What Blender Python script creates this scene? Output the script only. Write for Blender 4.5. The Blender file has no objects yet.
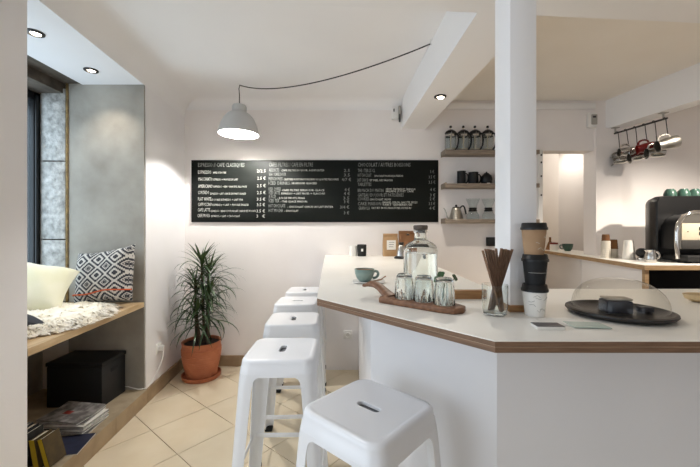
import bpy, bmesh, math, random
from mathutils import Vector, Matrix, noise
random.seed(7)
PI = math.pi
S = bpy.context.scene
C = S.collection

# ------------------------------------------------------------------ camera, world, light, exposure
CAM_H = 1.29
cam_d = bpy.data.cameras.new('camera')
cam_d.sensor_width = 36.0
cam_d.lens = 36.0 * 345.0 / 700.0
cam_d.shift_y = -0.005
cam_d.clip_start = 0.02
cam = bpy.data.objects.new('camera', cam_d)
C.objects.link(cam)
cam.location = (0, 0, CAM_H)
cam.rotation_euler = (PI / 2, 0, 0)
S.camera = cam

world = bpy.data.worlds.new('world')
S.world = world
world.use_nodes = True
wb = world.node_tree.nodes['Background']
wb.inputs[0].default_value = (0.80, 0.90, 1.0, 1)
wb.inputs[1].default_value = 0.6

S.view_settings.view_transform = 'Standard'
S.view_settings.look = 'None'
S.view_settings.gamma = 1.0
S.view_settings.use_curve_mapping = False
S.view_settings.exposure = 0.64
S.cycles.max_bounces = 12
S.cycles.diffuse_bounces = 6
S.cycles.glossy_bounces = 5
S.cycles.transmission_bounces = 10
S.cycles.transparent_max_bounces = 16
S.cycles.caustics_reflective = False
S.cycles.sample_clamp_indirect = 6.0


def kelvin_light(name, typ, loc, energy, color, rot=None, **kw):
    d = bpy.data.lights.new(name, typ)
    d.energy = energy
    d.color = color
    for k, v in kw.items():
        setattr(d, k, v)
    o = bpy.data.objects.new(name, d)
    C.objects.link(o)
    o.location = loc
    if rot:
        o.rotation_euler = rot
    return o


DAY = (0.76, 0.87, 1.0)
WARM = (1.0, 0.76, 0.50)
# daylight entering by the shop window in the left wall beside the camera, and by the glazed shop front far behind it
kelvin_light('daylight_shop_window', 'AREA', (-1.70, -0.10, 1.12), 13, DAY, (0, -PI / 2, 0), shape='RECTANGLE', size=1.7, size_y=1.8)
kelvin_light('daylight_shop_front', 'AREA', (1.0, -4.55, 1.35), 14, (0.97, 0.97, 1.0), (PI / 2, 0, 0), shape='RECTANGLE', size=4.2, size_y=2.0)
# daylight at the niche window
kelvin_light('daylight_niche_window', 'AREA', (-2.46, 2.06, 1.55), 14, DAY, (0, -PI / 2, 0), shape='RECTANGLE', size=1.4, size_y=0.9)

# ------------------------------------------------------------------ materials
def lin(c):
    out = []
    for v in c[:3]:
        v = v / 255.0
        out.append(v / 12.92 if v <= 0.04045 else ((v + 0.055) / 1.055) ** 2.4)
    return (*out, 1.0)


MATS = {}


def mat(name, col, rough=0.5, metal=0.0, col2=None, nscale=6.0, stretch=(1, 1, 1), contrast=(0.35, 0.65), bump=0.0, bscale=40.0,
        trans=0.0, ior=1.45, emit=None, estr=0.0, spec=None, coat=0.0, detail=4.0, sheen=0.0):
    m = bpy.data.materials.new(name)
    m.use_nodes = True
    nt = m.node_tree
    b = nt.nodes['Principled BSDF']
    b.inputs['Base Color'].default_value = lin(col)
    b.inputs['Roughness'].default_value = rough
    b.inputs['Metallic'].default_value = metal
    b.inputs['IOR'].default_value = ior
    b.inputs['Transmission Weight'].default_value = trans
    b.inputs['Coat Weight'].default_value = coat
    b.inputs['Sheen Weight'].default_value = sheen
    if spec is not None:
        b.inputs['Specular IOR Level'].default_value = spec
    if emit:
        b.inputs['Emission Color'].default_value = lin(emit)
        b.inputs['Emission Strength'].default_value = estr
    if col2 or bump:
        tc = nt.nodes.new('ShaderNodeTexCoord')
        mp = nt.nodes.new('ShaderNodeMapping')
        mp.inputs['Scale'].default_value = stretch
        nt.links.new(tc.outputs['Object'], mp.inputs['Vector'])
        if col2:
            n = nt.nodes.new('ShaderNodeTexNoise')
            n.inputs['Scale'].default_value = nscale
            n.inputs['Detail'].default_value = detail
            r = nt.nodes.new('ShaderNodeValToRGB')
            r.color_ramp.elements[0].position = contrast[0]
            r.color_ramp.elements[1].position = contrast[1]
            r.color_ramp.elements[0].color = lin(col)
            r.color_ramp.elements[1].color = lin(col2)
            nt.links.new(mp.outputs[0], n.inputs['Vector'])
            nt.links.new(n.outputs['Fac'], r.inputs['Fac'])
            nt.links.new(r.outputs['Color'], b.inputs['Base Color'])
        if bump:
            n2 = nt.nodes.new('ShaderNodeTexNoise')
            n2.inputs['Scale'].default_value = bscale
            n2.inputs['Detail'].default_value = 5
            bp = nt.nodes.new('ShaderNodeBump')
            bp.inputs['Strength'].default_value = bump
            bp.inputs['Distance'].default_value = 0.01
            nt.links.new(mp.outputs[0], n2.inputs['Vector'])
            nt.links.new(n2.outputs['Fac'], bp.inputs['Height'])
            nt.links.new(bp.outputs['Normal'], b.inputs['Normal'])
    MATS[name] = m
    return m


def thin_glass(name, tint=(250, 252, 252), ior=1.45, rough=0.0):
    m = bpy.data.materials.new(name)
    m.use_nodes = True
    nt = m.node_tree
    nt.nodes.remove(nt.nodes['Principled BSDF'])
    out = nt.nodes['Material Output']
    t = nt.nodes.new('ShaderNodeBsdfTransparent')
    t.inputs[0].default_value = lin(tint)
    g = nt.nodes.new('ShaderNodeBsdfGlossy')
    g.inputs['Roughness'].default_value = rough
    f = nt.nodes.new('ShaderNodeFresnel')
    ge = nt.nodes.new('ShaderNodeNewGeometry')
    sel = nt.nodes.new('ShaderNodeMapRange')       # undo the inside/outside flip: a thin pane reflects alike from both faces
    sel.inputs[3].default_value = ior
    sel.inputs[4].default_value = 1.0 / ior
    nt.links.new(ge.outputs['Backfacing'], sel.inputs[0])
    nt.links.new(sel.outputs[0], f.inputs[0])
    mx = nt.nodes.new('ShaderNodeMixShader')
    nt.links.new(f.outputs[0], mx.inputs[0])
    nt.links.new(t.outputs[0], mx.inputs[1])
    nt.links.new(g.outputs[0], mx.inputs[2])
    nt.links.new(mx.outputs[0], out.inputs[0])
    MATS[name] = m
    return m


mat('wall_white', (239, 236, 236), 0.75, col2=(236, 233, 232), nscale=3, bump=0.05, bscale=60)
mat('wall_warm', (239, 234, 231), 0.75, col2=(236, 230, 227), nscale=3, bump=0.05, bscale=60)
mat('ceiling_white', (242, 240, 239), 0.8, col2=(239, 237, 236), nscale=2, bump=0.04, bscale=50)
mat('ceiling_lamplit', (242, 237, 229), 0.8, col2=(239, 233, 224), nscale=2)  # warmth of the lamp light over the bar, put into the ceiling colour
mat('beam_white', (239, 237, 236), 0.75, bump=0.04, bscale=50)
mat('tile', (231, 217, 191), 0.26, col2=(223, 207, 178), nscale=5, contrast=(0.3, 0.75))
mat('grout', (150, 128, 98), 0.9)
mat('skirting_tile', (168, 146, 116), 0.45, col2=(150, 128, 100), nscale=9)
mat('concrete', (176, 171, 162), 0.85, col2=(146, 140, 130), nscale=3.5, contrast=(0.3, 0.7), bump=0.25, bscale=30)
mat('rough_stone', (210, 208, 204), 0.95, col2=(128, 126, 122), nscale=22, contrast=(0.3, 0.75), bump=0.9, bscale=45)
mat('dark_concrete', (96, 88, 78), 0.9, col2=(70, 62, 54), nscale=8, bump=0.4)
mat('joint_ochre', (150, 124, 80), 0.9, col2=(110, 90, 60), nscale=30, bump=0.5)
mat('ledge_stone', (176, 160, 134), 0.6, col2=(150, 134, 110), nscale=12, contrast=(0.3, 0.7))
mat('bench_wood', (206, 180, 142), 0.5, col2=(186, 156, 116), nscale=4, stretch=(14, 1, 8))
mat('black_frame', (22, 22, 24), 0.45)
mat('laminate', (240, 237, 230), 0.32, col2=(236, 232, 224), nscale=4)
mat('ply_edge', (132, 102, 78), 0.6, col2=(106, 80, 60), nscale=7, stretch=(2, 2, 40))
mat('ply_seam', (196, 178, 152), 0.6)
mat('panel_white', (233, 232, 233), 0.6, col2=(229, 228, 229), nscale=2)
mat('ply_light', (178, 150, 114), 0.55, col2=(156, 126, 92), nscale=5, stretch=(3, 3, 30))
mat('stool_white', (233, 234, 236), 0.3, coat=0.25)
mat('rubber', (20, 20, 20), 0.8)
mat('slot_shade', (120, 120, 124), 0.7)  # grey for the shade inside the seat slot
mat('terracotta', (186, 114, 78), 0.6, col2=(170, 98, 64), nscale=8)
mat('soil', (40, 28, 20), 0.95, bump=0.8)
mat('leaf_dark', (34, 52, 30), 0.42, col2=(62, 88, 48), nscale=8, contrast=(0.4, 0.75))
mat('leaf_mid', (54, 76, 40), 0.42, col2=(96, 112, 66), nscale=8, contrast=(0.4, 0.75))
mat('cane', (92, 76, 58), 0.9, col2=(66, 52, 40), nscale=30, stretch=(1, 1, 6))
mat('board_black', (17, 20, 18), 0.5, col2=(22, 25, 23), nscale=3, bump=0.03, spec=0.16)
mat('chalk', (206, 206, 198), 0.9)
mat('chalk_dim', (138, 140, 136), 0.9)
mat('lamp_enamel', (192, 192, 190), 0.35)
mat('lamp_inside', (244, 242, 236), 0.5)
mat('cord_black', (18, 18, 18), 0.6)
mat('bulb', (255, 244, 226), 0.4, emit=(255, 232, 200), estr=5.0)
mat('spot_lens', (255, 246, 230), 0.4, emit=(255, 240, 215), estr=9.0)
mat('spot_ring', (36, 34, 32), 0.45)
mat('plastic_white', (232, 230, 226), 0.4)
mat('plastic_grey', (170, 166, 158), 0.5)
mat('plastic_dark', (60, 58, 56), 0.5)
mat('shelf_wood', (146, 132, 116), 0.6, col2=(122, 108, 94), nscale=5, stretch=(2, 20, 20))
mat('black_plastic', (16, 16, 17), 0.4)
mat('black_matt', (20, 20, 21), 0.65)
mat('steel', (200, 198, 194), 0.22, metal=1.0)
mat('chrome', (222, 220, 216), 0.1, metal=1.0)
mat('steel_brushed', (176, 172, 164), 0.38, metal=1.0)
mat('cream_panel', (216, 204, 180), 0.35)
mat('red_enamel', (120, 26, 22), 0.3)
mat('green_glaze', (62, 92, 80), 0.28, col2=(44, 72, 64), nscale=9)
mat('cup_glaze', (132, 150, 142), 0.3, col2=(106, 130, 126), nscale=10, stretch=(1, 1, 4))
mat('porcelain', (236, 234, 230), 0.25)
mat('coffee', (120, 84, 54), 0.4)
mat('copper', (150, 110, 80), 0.35, metal=0.8)
mat('walnut', (134, 96, 70), 0.5, col2=(104, 70, 48), nscale=5, stretch=(14, 3, 14))
mat('stick_wood', (132, 100, 76), 0.7, col2=(100, 72, 52), nscale=8, stretch=(20, 20, 2))
mat('oak', (166, 126, 82), 0.6, col2=(142, 104, 66), nscale=6, stretch=(2, 20, 20))
mat('kraft', (178, 146, 108), 0.85, col2=(160, 126, 90), nscale=12)
mat('kraft_brown', (128, 88, 54), 0.8, col2=(106, 70, 42), nscale=12)
mat('paper_white', (232, 229, 222), 0.75)
mat('paper_grey', (180, 176, 170), 0.8, col2=(120, 116, 112), nscale=14)
mat('print_grey', (146, 142, 138), 0.7, col2=(90, 86, 84), nscale=20, contrast=(0.4, 0.6))
mat('print_red', (130, 42, 34), 0.7)
mat('kraft_cup', (170, 138, 106), 0.8, col2=(158, 126, 94), nscale=15)
mat('cup_line', (206, 200, 188), 0.8)
mat('cup_mark', (160, 158, 152), 0.8)
mat('book_yellow', (178, 152, 26), 0.6)
mat('book_brown', (82, 66, 34), 0.6, col2=(64, 50, 28), nscale=20)
mat('book_black', (24, 25, 27), 0.6)
mat('book_grey', (86, 90, 94), 0.6)
mat('book_blue', (24, 28, 50), 0.55, col2=(36, 42, 66), nscale=20)
mat('pages', (206, 198, 180), 0.85)
mat('crate_black', (17, 17, 18), 0.62)
mat('pillow_cream', (234, 231, 212), 0.9, col2=(226, 224, 194), nscale=5, bump=0.25, bscale=18, sheen=0.2)
mat('pillow_grey', (62, 66, 74), 0.9, bump=0.2)
mat('fleece', (250, 245, 234), 0.95, col2=(243, 234, 214), nscale=14, sheen=0.3)
mat('orange_trim', (196, 92, 54), 0.9)
mat('leaflet_dark', (66, 62, 64), 0.4, col2=(96, 90, 90), nscale=25)
mat('leaflet_green', (190, 202, 192), 0.3, col2=(170, 186, 178), nscale=14)
mat('cake_dark', (38, 40, 52), 0.35, col2=(24, 24, 32), nscale=14)
mat('icing', (190, 180, 166), 0.6, col2=(150, 140, 128), nscale=30)
mat('dome_base', (34, 30, 30), 0.4)
mat('sprig', (52, 88, 44), 0.5, col2=(36, 64, 30), nscale=30)
mat('cabinet_cream', (206, 190, 158), 0.6)
mat('void_shade', (14, 13, 12), 0.8)  # near-black puts the shade of slot and open bay into the colour
mat('beige_wood', (214, 190, 148), 0.5)
mat('stopper', (92, 80, 70), 0.7, col2=(70, 60, 52), nscale=40)
thin_glass('glass_thin')
thin_glass('glass_dome', (251, 250, 247), 1.38)
thin_glass('glass_window', (236, 242, 244), 1.5)
mat('glass_solid', (250, 253, 251), 0.0, trans=1.0, ior=1.45)
mat('water', (252, 254, 253), 0.0, trans=1.0, ior=1.33)


def cushion_pattern():
    m = bpy.data.materials.new('cushion_kilim')
    m.use_nodes = True
    nt = m.node_tree
    b = nt.nodes['Principled BSDF']
    b.inputs['Roughness'].default_value = 0.95
    tc = nt.nodes.new('ShaderNodeTexCoord')
    sp = nt.nodes.new('ShaderNodeSeparateXYZ')
    nt.links.new(tc.outputs['Object'], sp.inputs[0])

    def M(op, a, bb=None):
        n = nt.nodes.new('ShaderNodeMath')
        n.operation = op
        for i, v in enumerate((a, bb)):
            if v is None:
                continue
            if isinstance(v, (int, float)):
                n.inputs[i].default_value = v
            else:
                nt.links.new(v, n.inputs[i])
        return n.outputs[0]
    x = M('PINGPONG', M('MULTIPLY', sp.outputs[0], 1 / 0.138), 0.5)
    z = M('PINGPONG', M('MULTIPLY', sp.outputs[2], 1 / 0.112), 0.5)
    # snap to stair-steps like weaving
    xs = M('SNAP', x, 0.07)
    zs = M('SNAP', z, 0.07)
    d = M('ADD', xs, zs)
    band = M('GREATER_THAN', M('PINGPONG', M('MULTIPLY', d, 3.4), 0.5), 0.27)
    fine = M('GREATER_THAN', M('PINGPONG', M('MULTIPLY', M('ADD', x, z), 9.0), 0.5), 0.34)
    outer = M('GREATER_THAN', d, 0.62)
    pat = M('MULTIPLY', band, M('SUBTRACT', 1.0, M('MULTIPLY', outer, fine)))
    mx = nt.nodes.new('ShaderNodeMix')
    mx.data_type = 'RGBA'
    nt.links.new(pat, mx.inputs[0])
    mx.inputs[6].default_value = lin((52, 52, 58))
    mx.inputs[7].default_value = lin((198, 192, 184))
    nt.links.new(mx.outputs[2], b.inputs['Base Color'])
    MATS['cushion_kilim'] = m


cushion_pattern()

# ------------------------------------------------------------------ mesh helpers
def B():
    return bmesh.new()


def merge(bm, src, M=None):
    if M is not None:
        bmesh.ops.transform(src, matrix=M, verts=src.verts)
    vm = {}
    for v in src.verts:
        vm[v] = bm.verts.new(v.co)
    for f in src.faces:
        try:
            nf = bm.faces.new([vm[v] for v in f.verts])
            nf.smooth = f.smooth
            nf.material_index = f.material_index
        except ValueError:
            pass
    src.free()


def box(bm, x0, x1, y0, y1, z0, z1, bev=0.0, seg=2, M=None):
    t = B()
    bmesh.ops.create_cube(t, size=1.0)
    for v in t.verts:
        v.co = Vector(((x0 + x1) / 2 + v.co.x * (x1 - x0), (y0 + y1) / 2 + v.co.y * (y1 - y0), (z0 + z1) / 2 + v.co.z * (z1 - z0)))
    if bev:
        bmesh.ops.bevel(t, geom=t.edges[:], offset=bev, segments=seg, profile=0.5, affect='EDGES')
    merge(bm, t, M)


def prism(bm, poly, z0, z1, M=None, bev=0.0):
    t = B()
    lo = [t.verts.new((p[0], p[1], z0)) for p in poly]
    hi = [t.verts.new((p[0], p[1], z1)) for p in poly]
    n = len(poly)
    t.faces.new(lo[::-1])
    t.faces.new(hi)
    for i in range(n):
        j = (i + 1) % n
        t.faces.new((lo[i], lo[j], hi[j], hi[i]))
    bmesh.ops.recalc_face_normals(t, faces=t.faces[:])
    if bev:
        bmesh.ops.bevel(t, geom=t.edges[:], offset=bev, segments=2, profile=0.5, affect='EDGES')
    merge(bm, t, M)


def loft(bm, rings, closed=True, cap0=False, cap1=False, smooth=True, M=None):
    t = B()
    R = [[t.verts.new(p) for p in r] for r in rings]
    n = len(rings[0])
    for a, b in zip(R, R[1:]):
        for i in range(n if closed else n - 1):
            j = (i + 1) % n
            f = t.faces.new((a[i], a[j], b[j], b[i]))
            f.smooth = smooth
    if cap0:
        t.faces.new(R[0][::-1])
    if cap1:
        t.faces.new(R[-1])
    merge(bm, t, M)


def lathe(bm, prof, n=28, M=None, smooth=True, close=False):
    """prof: list of (r, z). r == 0 ends become poles."""
    t = B()
    rings = []
    for r, z in prof:
        if r <= 1e-6:
            rings.append([t.verts.new((0, 0, z))])
        else:
            rings.append([t.verts.new((r * math.cos(2 * PI * i / n), r * math.sin(2 * PI * i / n), z)) for i in range(n)])
    pairs = list(zip(rings, rings[1:]))
    if close:
        pairs.append((rings[-1], rings[0]))
    for a, b in pairs:
        for i in range(n):
            j = (i + 1) % n
            if len(a) == 1 and len(b) == 1:
                continue
            if len(a) == 1:
                f = t.faces.new((a[0], b[j], b[i]))
            elif len(b) == 1:
                f = t.faces.new((a[i], a[j], b[0]))
            else:
                f = t.faces.new((a[i], a[j], b[j], b[i]))
            f.smooth = smooth
    bmesh.ops.recalc_face_normals(t, faces=t.faces[:])
    merge(bm, t, M)


def frame_at(p, d):
    d = Vector(d).normalized()
    up = Vector((0, 0, 1)) if abs(d.z) < 0.95 else Vector((1, 0, 0))
    x = d.cross(up).normalized()
    y = x.cross(d)
    return Matrix((x, y, d)).transposed().to_4x4()


def tube(bm, pts, r, n=8, radii=None, flat=1.0):
    pts = [Vector(p) for p in pts]
    rings = []
    prevx = None
    for i, p in enumerate(pts):
        d = (pts[min(i + 1, len(pts) - 1)] - pts[max(i - 1, 0)]).normalized()
        if prevx is None:
            up = Vector((0, 0, 1)) if abs(d.z) < 0.9 else Vector((1, 0, 0))
            x = d.cross(up).normalized()
        else:
            x = (prevx - d * prevx.dot(d)).normalized()
        prevx = x
        y = d.cross(x)
        rr = radii[i] if radii else r
        rings.append([p + (x * math.cos(2 * PI * k / n) + y * math.sin(2 * PI * k / n) * flat) * rr for k in range(n)])
    loft(bm, rings, True, True, True)


def cyl(bm, p0, p1, r0, r1=None, n=16):
    tube(bm, [p0, p1], r0, n, [r0, r0 if r1 is None else r1])


def bez(p0, p1, p2, p3, n=12):
    out = []
    p0, p1, p2, p3 = map(Vector, (p0, p1, p2, p3))
    for i in range(n + 1):
        t = i / n
        out.append(p0 * (1 - t) ** 3 + p1 * 3 * t * (1 - t) ** 2 + p2 * 3 * t * t * (1 - t) + p3 * t ** 3)
    return out


def rrect(hx, hy, r, z, n=8):
    pts = []
    for cx, cy, a0 in ((hx - r, hy - r, 0), (-hx + r, hy - r, PI / 2), (-hx + r, -hy + r, PI), (hx - r, -hy + r, 1.5 * PI)):
        for k in range(n):
            a = a0 + PI / 2 * k / (n - 1)
            pts.append(Vector((cx + r * math.cos(a), cy + r * math.sin(a), z)))
    return pts


def obj(name, bm, m, parent=None, smooth=None, fixnormals=True):
    me = bpy.data.meshes.new(name)
    if fixnormals:
        bmesh.ops.recalc_face_normals(bm, faces=bm.faces[:])
    if smooth is not None:
        for f in bm.faces:
            f.smooth = smooth
    bm.to_mesh(me)
    bm.free()
    me.set_sharp_from_angle(angle=math.radians(38))
    for mm in (m if isinstance(m, (list, tuple)) else [m]):
        me.materials.append(MATS[mm])
    o = bpy.data.objects.new(name, me)
    C.objects.link(o)
    if parent is not None:
        o.parent = parent
    return o


def tag(o, label, cat, group=None):
    o['label'] = label
    o['category'] = cat
    if group:
        o['group'] = group
    return o


def thing(name, label, cat, loc=(0, 0, 0), rotz=0.0, group=None, rot=None):
    o = bpy.data.objects.new(name, None)
    o.empty_display_size = 0.05
    C.objects.link(o)
    o.location = loc
    o.rotation_euler = rot if rot else (0, 0, rotz)
    return tag(o, label, cat, group)


def struct(name, bm, m, parent=None, label=None):
    o = obj(name, bm, m, parent)
    if parent is None:
        o['kind'] = 'structure'
        if label:
            o['label'] = label
    return o


def dup(root, loc, rotz=0.0, label=None, group=None, rot=None, scale=None):
    r = root.copy()
    C.objects.link(r)
    r.location = loc
    r.rotation_euler = rot if rot else (0, 0, rotz)
    if scale:
        r.scale = (scale,) * 3
    if label:
        r['label'] = label
    if group:
        r['group'] = group
    kids = [o for o in bpy.data.objects if o.parent == root]
    for ch in kids:
        c = ch.copy()
        C.objects.link(c)
        c.parent = r
        for g in [o for o in bpy.data.objects if o.parent == ch]:
            d = g.copy()
            C.objects.link(d)
            d.parent = c
    return r


def part(name, m, parent, fn, *a, smooth=None, **k):
    bm = B()
    fn(bm, *a, **k)
    return obj(name, bm, m, parent, smooth)


# ------------------------------------------------------------------ the room
D = 3.28            # back wall
ZC = 2.52           # ceiling
NEAR = -4.5
NY0, NY1 = 1.544, 2.57   # window niche in the left wall


def xw(y):
    return -1.573 + 0.074 * (D - y)


# floor: a grout bed with square tiles laid on the diagonal
bm = B()
prism(bm, [(-2.6, NEAR), (4.2, NEAR), (4.2, 6.0), (-2.6, 6.0)], -0.06, -0.004)
floor = struct('floor', bm, 'grout', label='cream ceramic floor tiles laid on the diagonal')

ROOM = [(xw(NEAR), NEAR), (4.2, NEAR), (4.2, D), (xw(D), D)]


def clip(poly, a, b):
    out = []
    ax, ay = a
    dx, dy = b[0] - ax, b[1] - ay
    side = lambda p: dx * (p[1] - ay) - dy * (p[0] - ax)
    for i in range(len(poly)):
        p, q = poly[i], poly[(i + 1) % len(poly)]
        sp, sq = side(p), side(q)
        if sp >= 0:
            out.append(p)
        if (sp >= 0) != (sq >= 0):
            t = sp / (sp - sq)
            out.append((p[0] + (q[0] - p[0]) * t, p[1] + (q[1] - p[1]) * t))
    return out


T = 0.372
ang = math.radians(-39.5)
ux, uy = math.cos(ang), math.sin(ang)          # along the strong joints
vx, vy = -uy, ux
g = 0.0022
U0, V0 = -2.40, 0.90
cen_full = {}
for i in range(-16, 22):
    for j in range(-16, 22):
        u0, v0 = U0 + i * T, V0 + j * T
        quad = [(u0 + g, v0 + g), (u0 + T - g, v0 + g), (u0 + T - g, v0 + T - g), (u0 + g, v0 + T - g)]
        p = [(a * ux + b * vx, a * uy + b * vy) for a, b in quad]
        q = p
        for k in range(4):
            q = clip(q, ROOM[k], ROOM[(k + 1) % 4])
            if len(q) < 3:
                break
        if len(q) < 3:
            continue
        # tiles wholly beneath the bar bodies or far beyond the frame are left to the bed
        cx = sum(a for a, b in q) / len(q)
        cy = sum(b for a, b in q) / len(q)
        if cx > 2.9 or cy < -1.2:
            continue
        bm = B()
        prism(bm, q, -0.02, 0.0)
        obj('tile', bm, 'tile', floor)

# ceiling
bm = B()
prism(bm, [(-2.7, NEAR - 0.1), (0.7, NEAR - 0.1), (0.7, D + 0.02), (-2.7, D + 0.02)], ZC, ZC + 0.1)
# small cove along the left wall and the back wall
def cove(bm, p, q, nrm, r):
    p, q, nrm = Vector(p), Vector(q), Vector(nrm)
    rings = []
    for e in (p, q):
        ring = [e + nrm * 0 + Vector((0, 0, 0.0))]
        ring = [e]
        for k in range(13):
            a = PI / 2 * k / 12
            ring.append(e + nrm * (r - r * math.sin(a)) + Vector((0, 0, -r + r * math.cos(a))))
        rings.append(ring)
    loft(bm, rings, True, True, True)
cove(bm, (xw(1.0), 1.0, ZC), (xw(D), D, ZC), (1, 0, 0), 0.16)
cove(bm, (xw(D), D, ZC), (0.5, D, ZC), (0, -1, 0), 0.09)
struct('ceiling', bm, 'ceiling_white', label='white plaster ceiling over the seating side')
bm = B()
prism(bm, [(0.7, NEAR - 0.1), (4.3, NEAR - 0.1), (4.3, 6.0), (0.7, 6.0)], ZC, ZC + 0.1)
struct('ceiling_bar', bm, 'ceiling_lamplit', label='ceiling above the bar side, tinted for warm lamp light')

# left wall: far pier, wall over the niche, near pier; a shop window opening beside the camera
bm = B()
def wl(y0, y1, z0, z1, back=-2.62):
    prism(bm, [(back, y0), (xw(y0), y0), (xw(y1), y1), (back, y1)], z0, z1)
wl(NY1, D + 0.2, 0, ZC)
wl(NY0, NY1, 2.385, ZC)
wl(1.0, NY0, 0, ZC)
wl(-1.25, 0.85, 2.4, ZC, -1.66)
wl(-1.25, 0.85, 0, 0.25, -1.66)
wl(NEAR - 0.1, -1.25, 0, ZC, -1.66)
wl(0.85, 1.0, 0, ZC, -1.66)
struct('wall_left', bm, 'wall_white', label='white left wall with a deep window niche')

# back wall with the doorway opening to the lit back room
bm = B()
OX0, OX1, OZ = 1.815, 2.315, 2.045
box(bm, -1.75, OX0, D, D + 0.14, 0, ZC)
box(bm, OX0, OX1, D, D + 0.14, OZ, ZC)
box(bm, OX1, 4.3, D, D + 0.14, 0, ZC)
box(bm, OX1, 2.56, D - 0.035, D, 0, 2.25)
wall_back = struct('wall_back', bm, 'wall_warm', label='off-white back wall behind the menu board and shelves')
# low wall box under the bar end
bm = B()
box(bm, -0.22, 0.075, D - 0.10, D, 0, 1.02)
struct('wall_stub', bm, 'wall_white', label='white low wall under the bar end')
bm = B()
box(bm, 4.2, 4.32, NEAR, D, 0, ZC)
struct('wall_right', bm, 'wall_warm')
# shop front behind the camera
bm = B()
box(bm, -1.66, -1.1, NEAR - 0.12, NEAR, 0, ZC)
box(bm, 3.0, 4.3, NEAR - 0.12, NEAR, 0, ZC)
box(bm, -1.1, 3.0, NEAR - 0.12, NEAR, 2.4, ZC)
box(bm, -1.1, 3.0, NEAR - 0.12, NEAR, 0, 0.3)
struct('wall_front', bm, 'wall_warm')

# the back room seen through the doorway
bm = B()
box(bm, 2.66, 4.2, 4.40, 4.52, 0, ZC)
box(bm, 2.66, 2.74, 4.52, 5.3, 0, ZC)
box(bm, 0.8, 2.74, 5.3, 5.4, 0, ZC)
box(bm, 0.8, 0.9, D + 0.14, 5.3, 0, ZC)
box(bm, 4.1, 4.2, D + 0.14, 4.4, 0, ZC)
struct('wall_passage', bm, 'wall_warm', label='lit cream wall of the back room')
bm = B()
box(bm, OX0 - 0.03, OX0 + 0.012, D - 0.012, D + 0.15, 0, OZ + 0.01)
for z in (2.0, 1.93, 1.78, 1.55, 1.30):
    pass
jamb = struct('door_frame_1', bm, 'plastic_white', label='white door frame beside the pillar')
for z in (2.0, 1.93, 1.80, 1.62):
    bm = B()
    box(bm, OX0 - 0.010, OX0 + 0.002, D - 0.018, D - 0.012, z - 0.008, z + 0.008)
    obj('hinge', bm, 'plastic_dark', jamb)
kelvin_light('back_room_fill', 'POINT', (2.02, 4.25, 2.30), 7, (1.0, 0.95, 0.86), shadow_soft_size=0.08)  # added fill without a fixture, brightens the room behind the doorway
kelvin_light('back_room_lamp', 'SPOT', (2.86, 4.12, 2.46), 13, (1.0, 0.94, 0.84), (math.radians(18), 0, 0), spot_size=math.radians(95), spot_blend=0.9, shadow_soft_size=0.04)

# skirtings of beige tile
def skirt(name, x0, y0, x1, y1, h, th, n, inward):
    d = Vector((x1 - x0, y1 - y0, 0))
    L = d.length
    d.normalize()
    nrm = Vector(inward)
    root = None
    bm = B()
    a = Vector((x0, y0, 0))
    b = Vector((x1, y1, 0))
    prism(bm, [(a.x, a.y), (b.x, b.y), (b.x + nrm.x * th * 0.7, b.y + nrm.y * th * 0.7), (a.x + nrm.x * th * 0.7, a.y + nrm.y * th * 0.7)], 0, h - 0.003)
    root = struct(name, bm, 'grout')
    for i in range(n):
        p = a + d * (L * i / n + 0.001)
        q = a + d * (L * (i + 1) / n - 0.001)
        bm = B()
        prism(bm, [(p.x, p.y), (q.x, q.y), (q.x + nrm.x * th, q.y + nrm.y * th), (p.x + nrm.x * th, p.y + nrm.y * th)], 0.0005, h)
        obj('tile', bm, 'skirting_tile', root)
    return root
skirt('baseboard_left', xw(D - 0.016), D - 0.016, xw(NY1 + 0.001), NY1 + 0.001, 0.104, 0.014, 2, (1, 0.07, 0))
skirt('baseboard_back', xw(D) + 0.005, D, -0.225, D, 0.10, 0.014, 4, (0, -1, 0))
skirt('baseboard_niche', xw(NY1), NY1, xw(1.0), 1.0, 0.104, 0.014, 4, (1, 0.07, 0))

# niche: floor ledge, side slabs, stone jamb, soffit, sill wall
bm = B()
prism(bm, [(-2.62, NY0), (xw(NY0) + 0.012, NY0), (xw(NY1) + 0.012, NY1), (-2.62, NY1)], 0, 0.106)
struct('floor_ledge', bm, 'ledge_stone', label='stone step inside the window niche')
bm = B()
box(bm, -2.086, xw(NY1) - 0.006, NY1 - 0.012, NY1, 0.106, 2.39)
struct('wall_niche_side', bm, 'concrete', label='bare concrete side of the window niche')
bm = B()
box(bm, -2.285, -2.098, NY1 - 0.004, NY1 + 0.02, 0.75, 2.37, 0.004)
stone = struct('wall_stone_jamb', bm, 'dark_concrete', label='rough grey stone jamb beside the window')
zs = [0.757, 1.22, 1.80, 2.34]
for a, b_ in zip(zs, zs[1:]):
    bm = B()
    box(bm, -2.285, -2.104, NY1 - 0.022, NY1 - 0.002, a + 0.004, b_ - 0.004, 0.006)
    obj('stone', bm, 'rough_stone', stone)
bm = B()
box(bm, -2.104, -2.086, NY1 - 0.02, NY1, 0.757, 2.40, 0.003)
struct('trim_1', bm, 'joint_ochre', label='ochre mortar joint between concrete and stone')
bm = B()
prism(bm, [(-1.985, NY0), (xw(NY0) - 0.001, NY0), (xw(NY1) - 0.001, NY1), (-1.985, NY1)], 2.368, 2.384)
struct('ceiling_niche', bm, 'panel_white', label='white boarded soffit of the window niche')
bm = B()
box(bm, -2.62, -1.985, NY0, NY1, 2.375, 2.384)
box(bm, -2.62, -2.12, NY0, NY1, 2.30, 2.375)
struct('ceiling_lintel', bm, 'dark_concrete', label='dark concrete lintel over the niche window')
bm = B()
box(bm, -2.62, -2.29, NY0, NY1, 0.106, 0.722)
box(bm, -2.62, -2.305, NY0, NY1, 0.722, 0.80)
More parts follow.
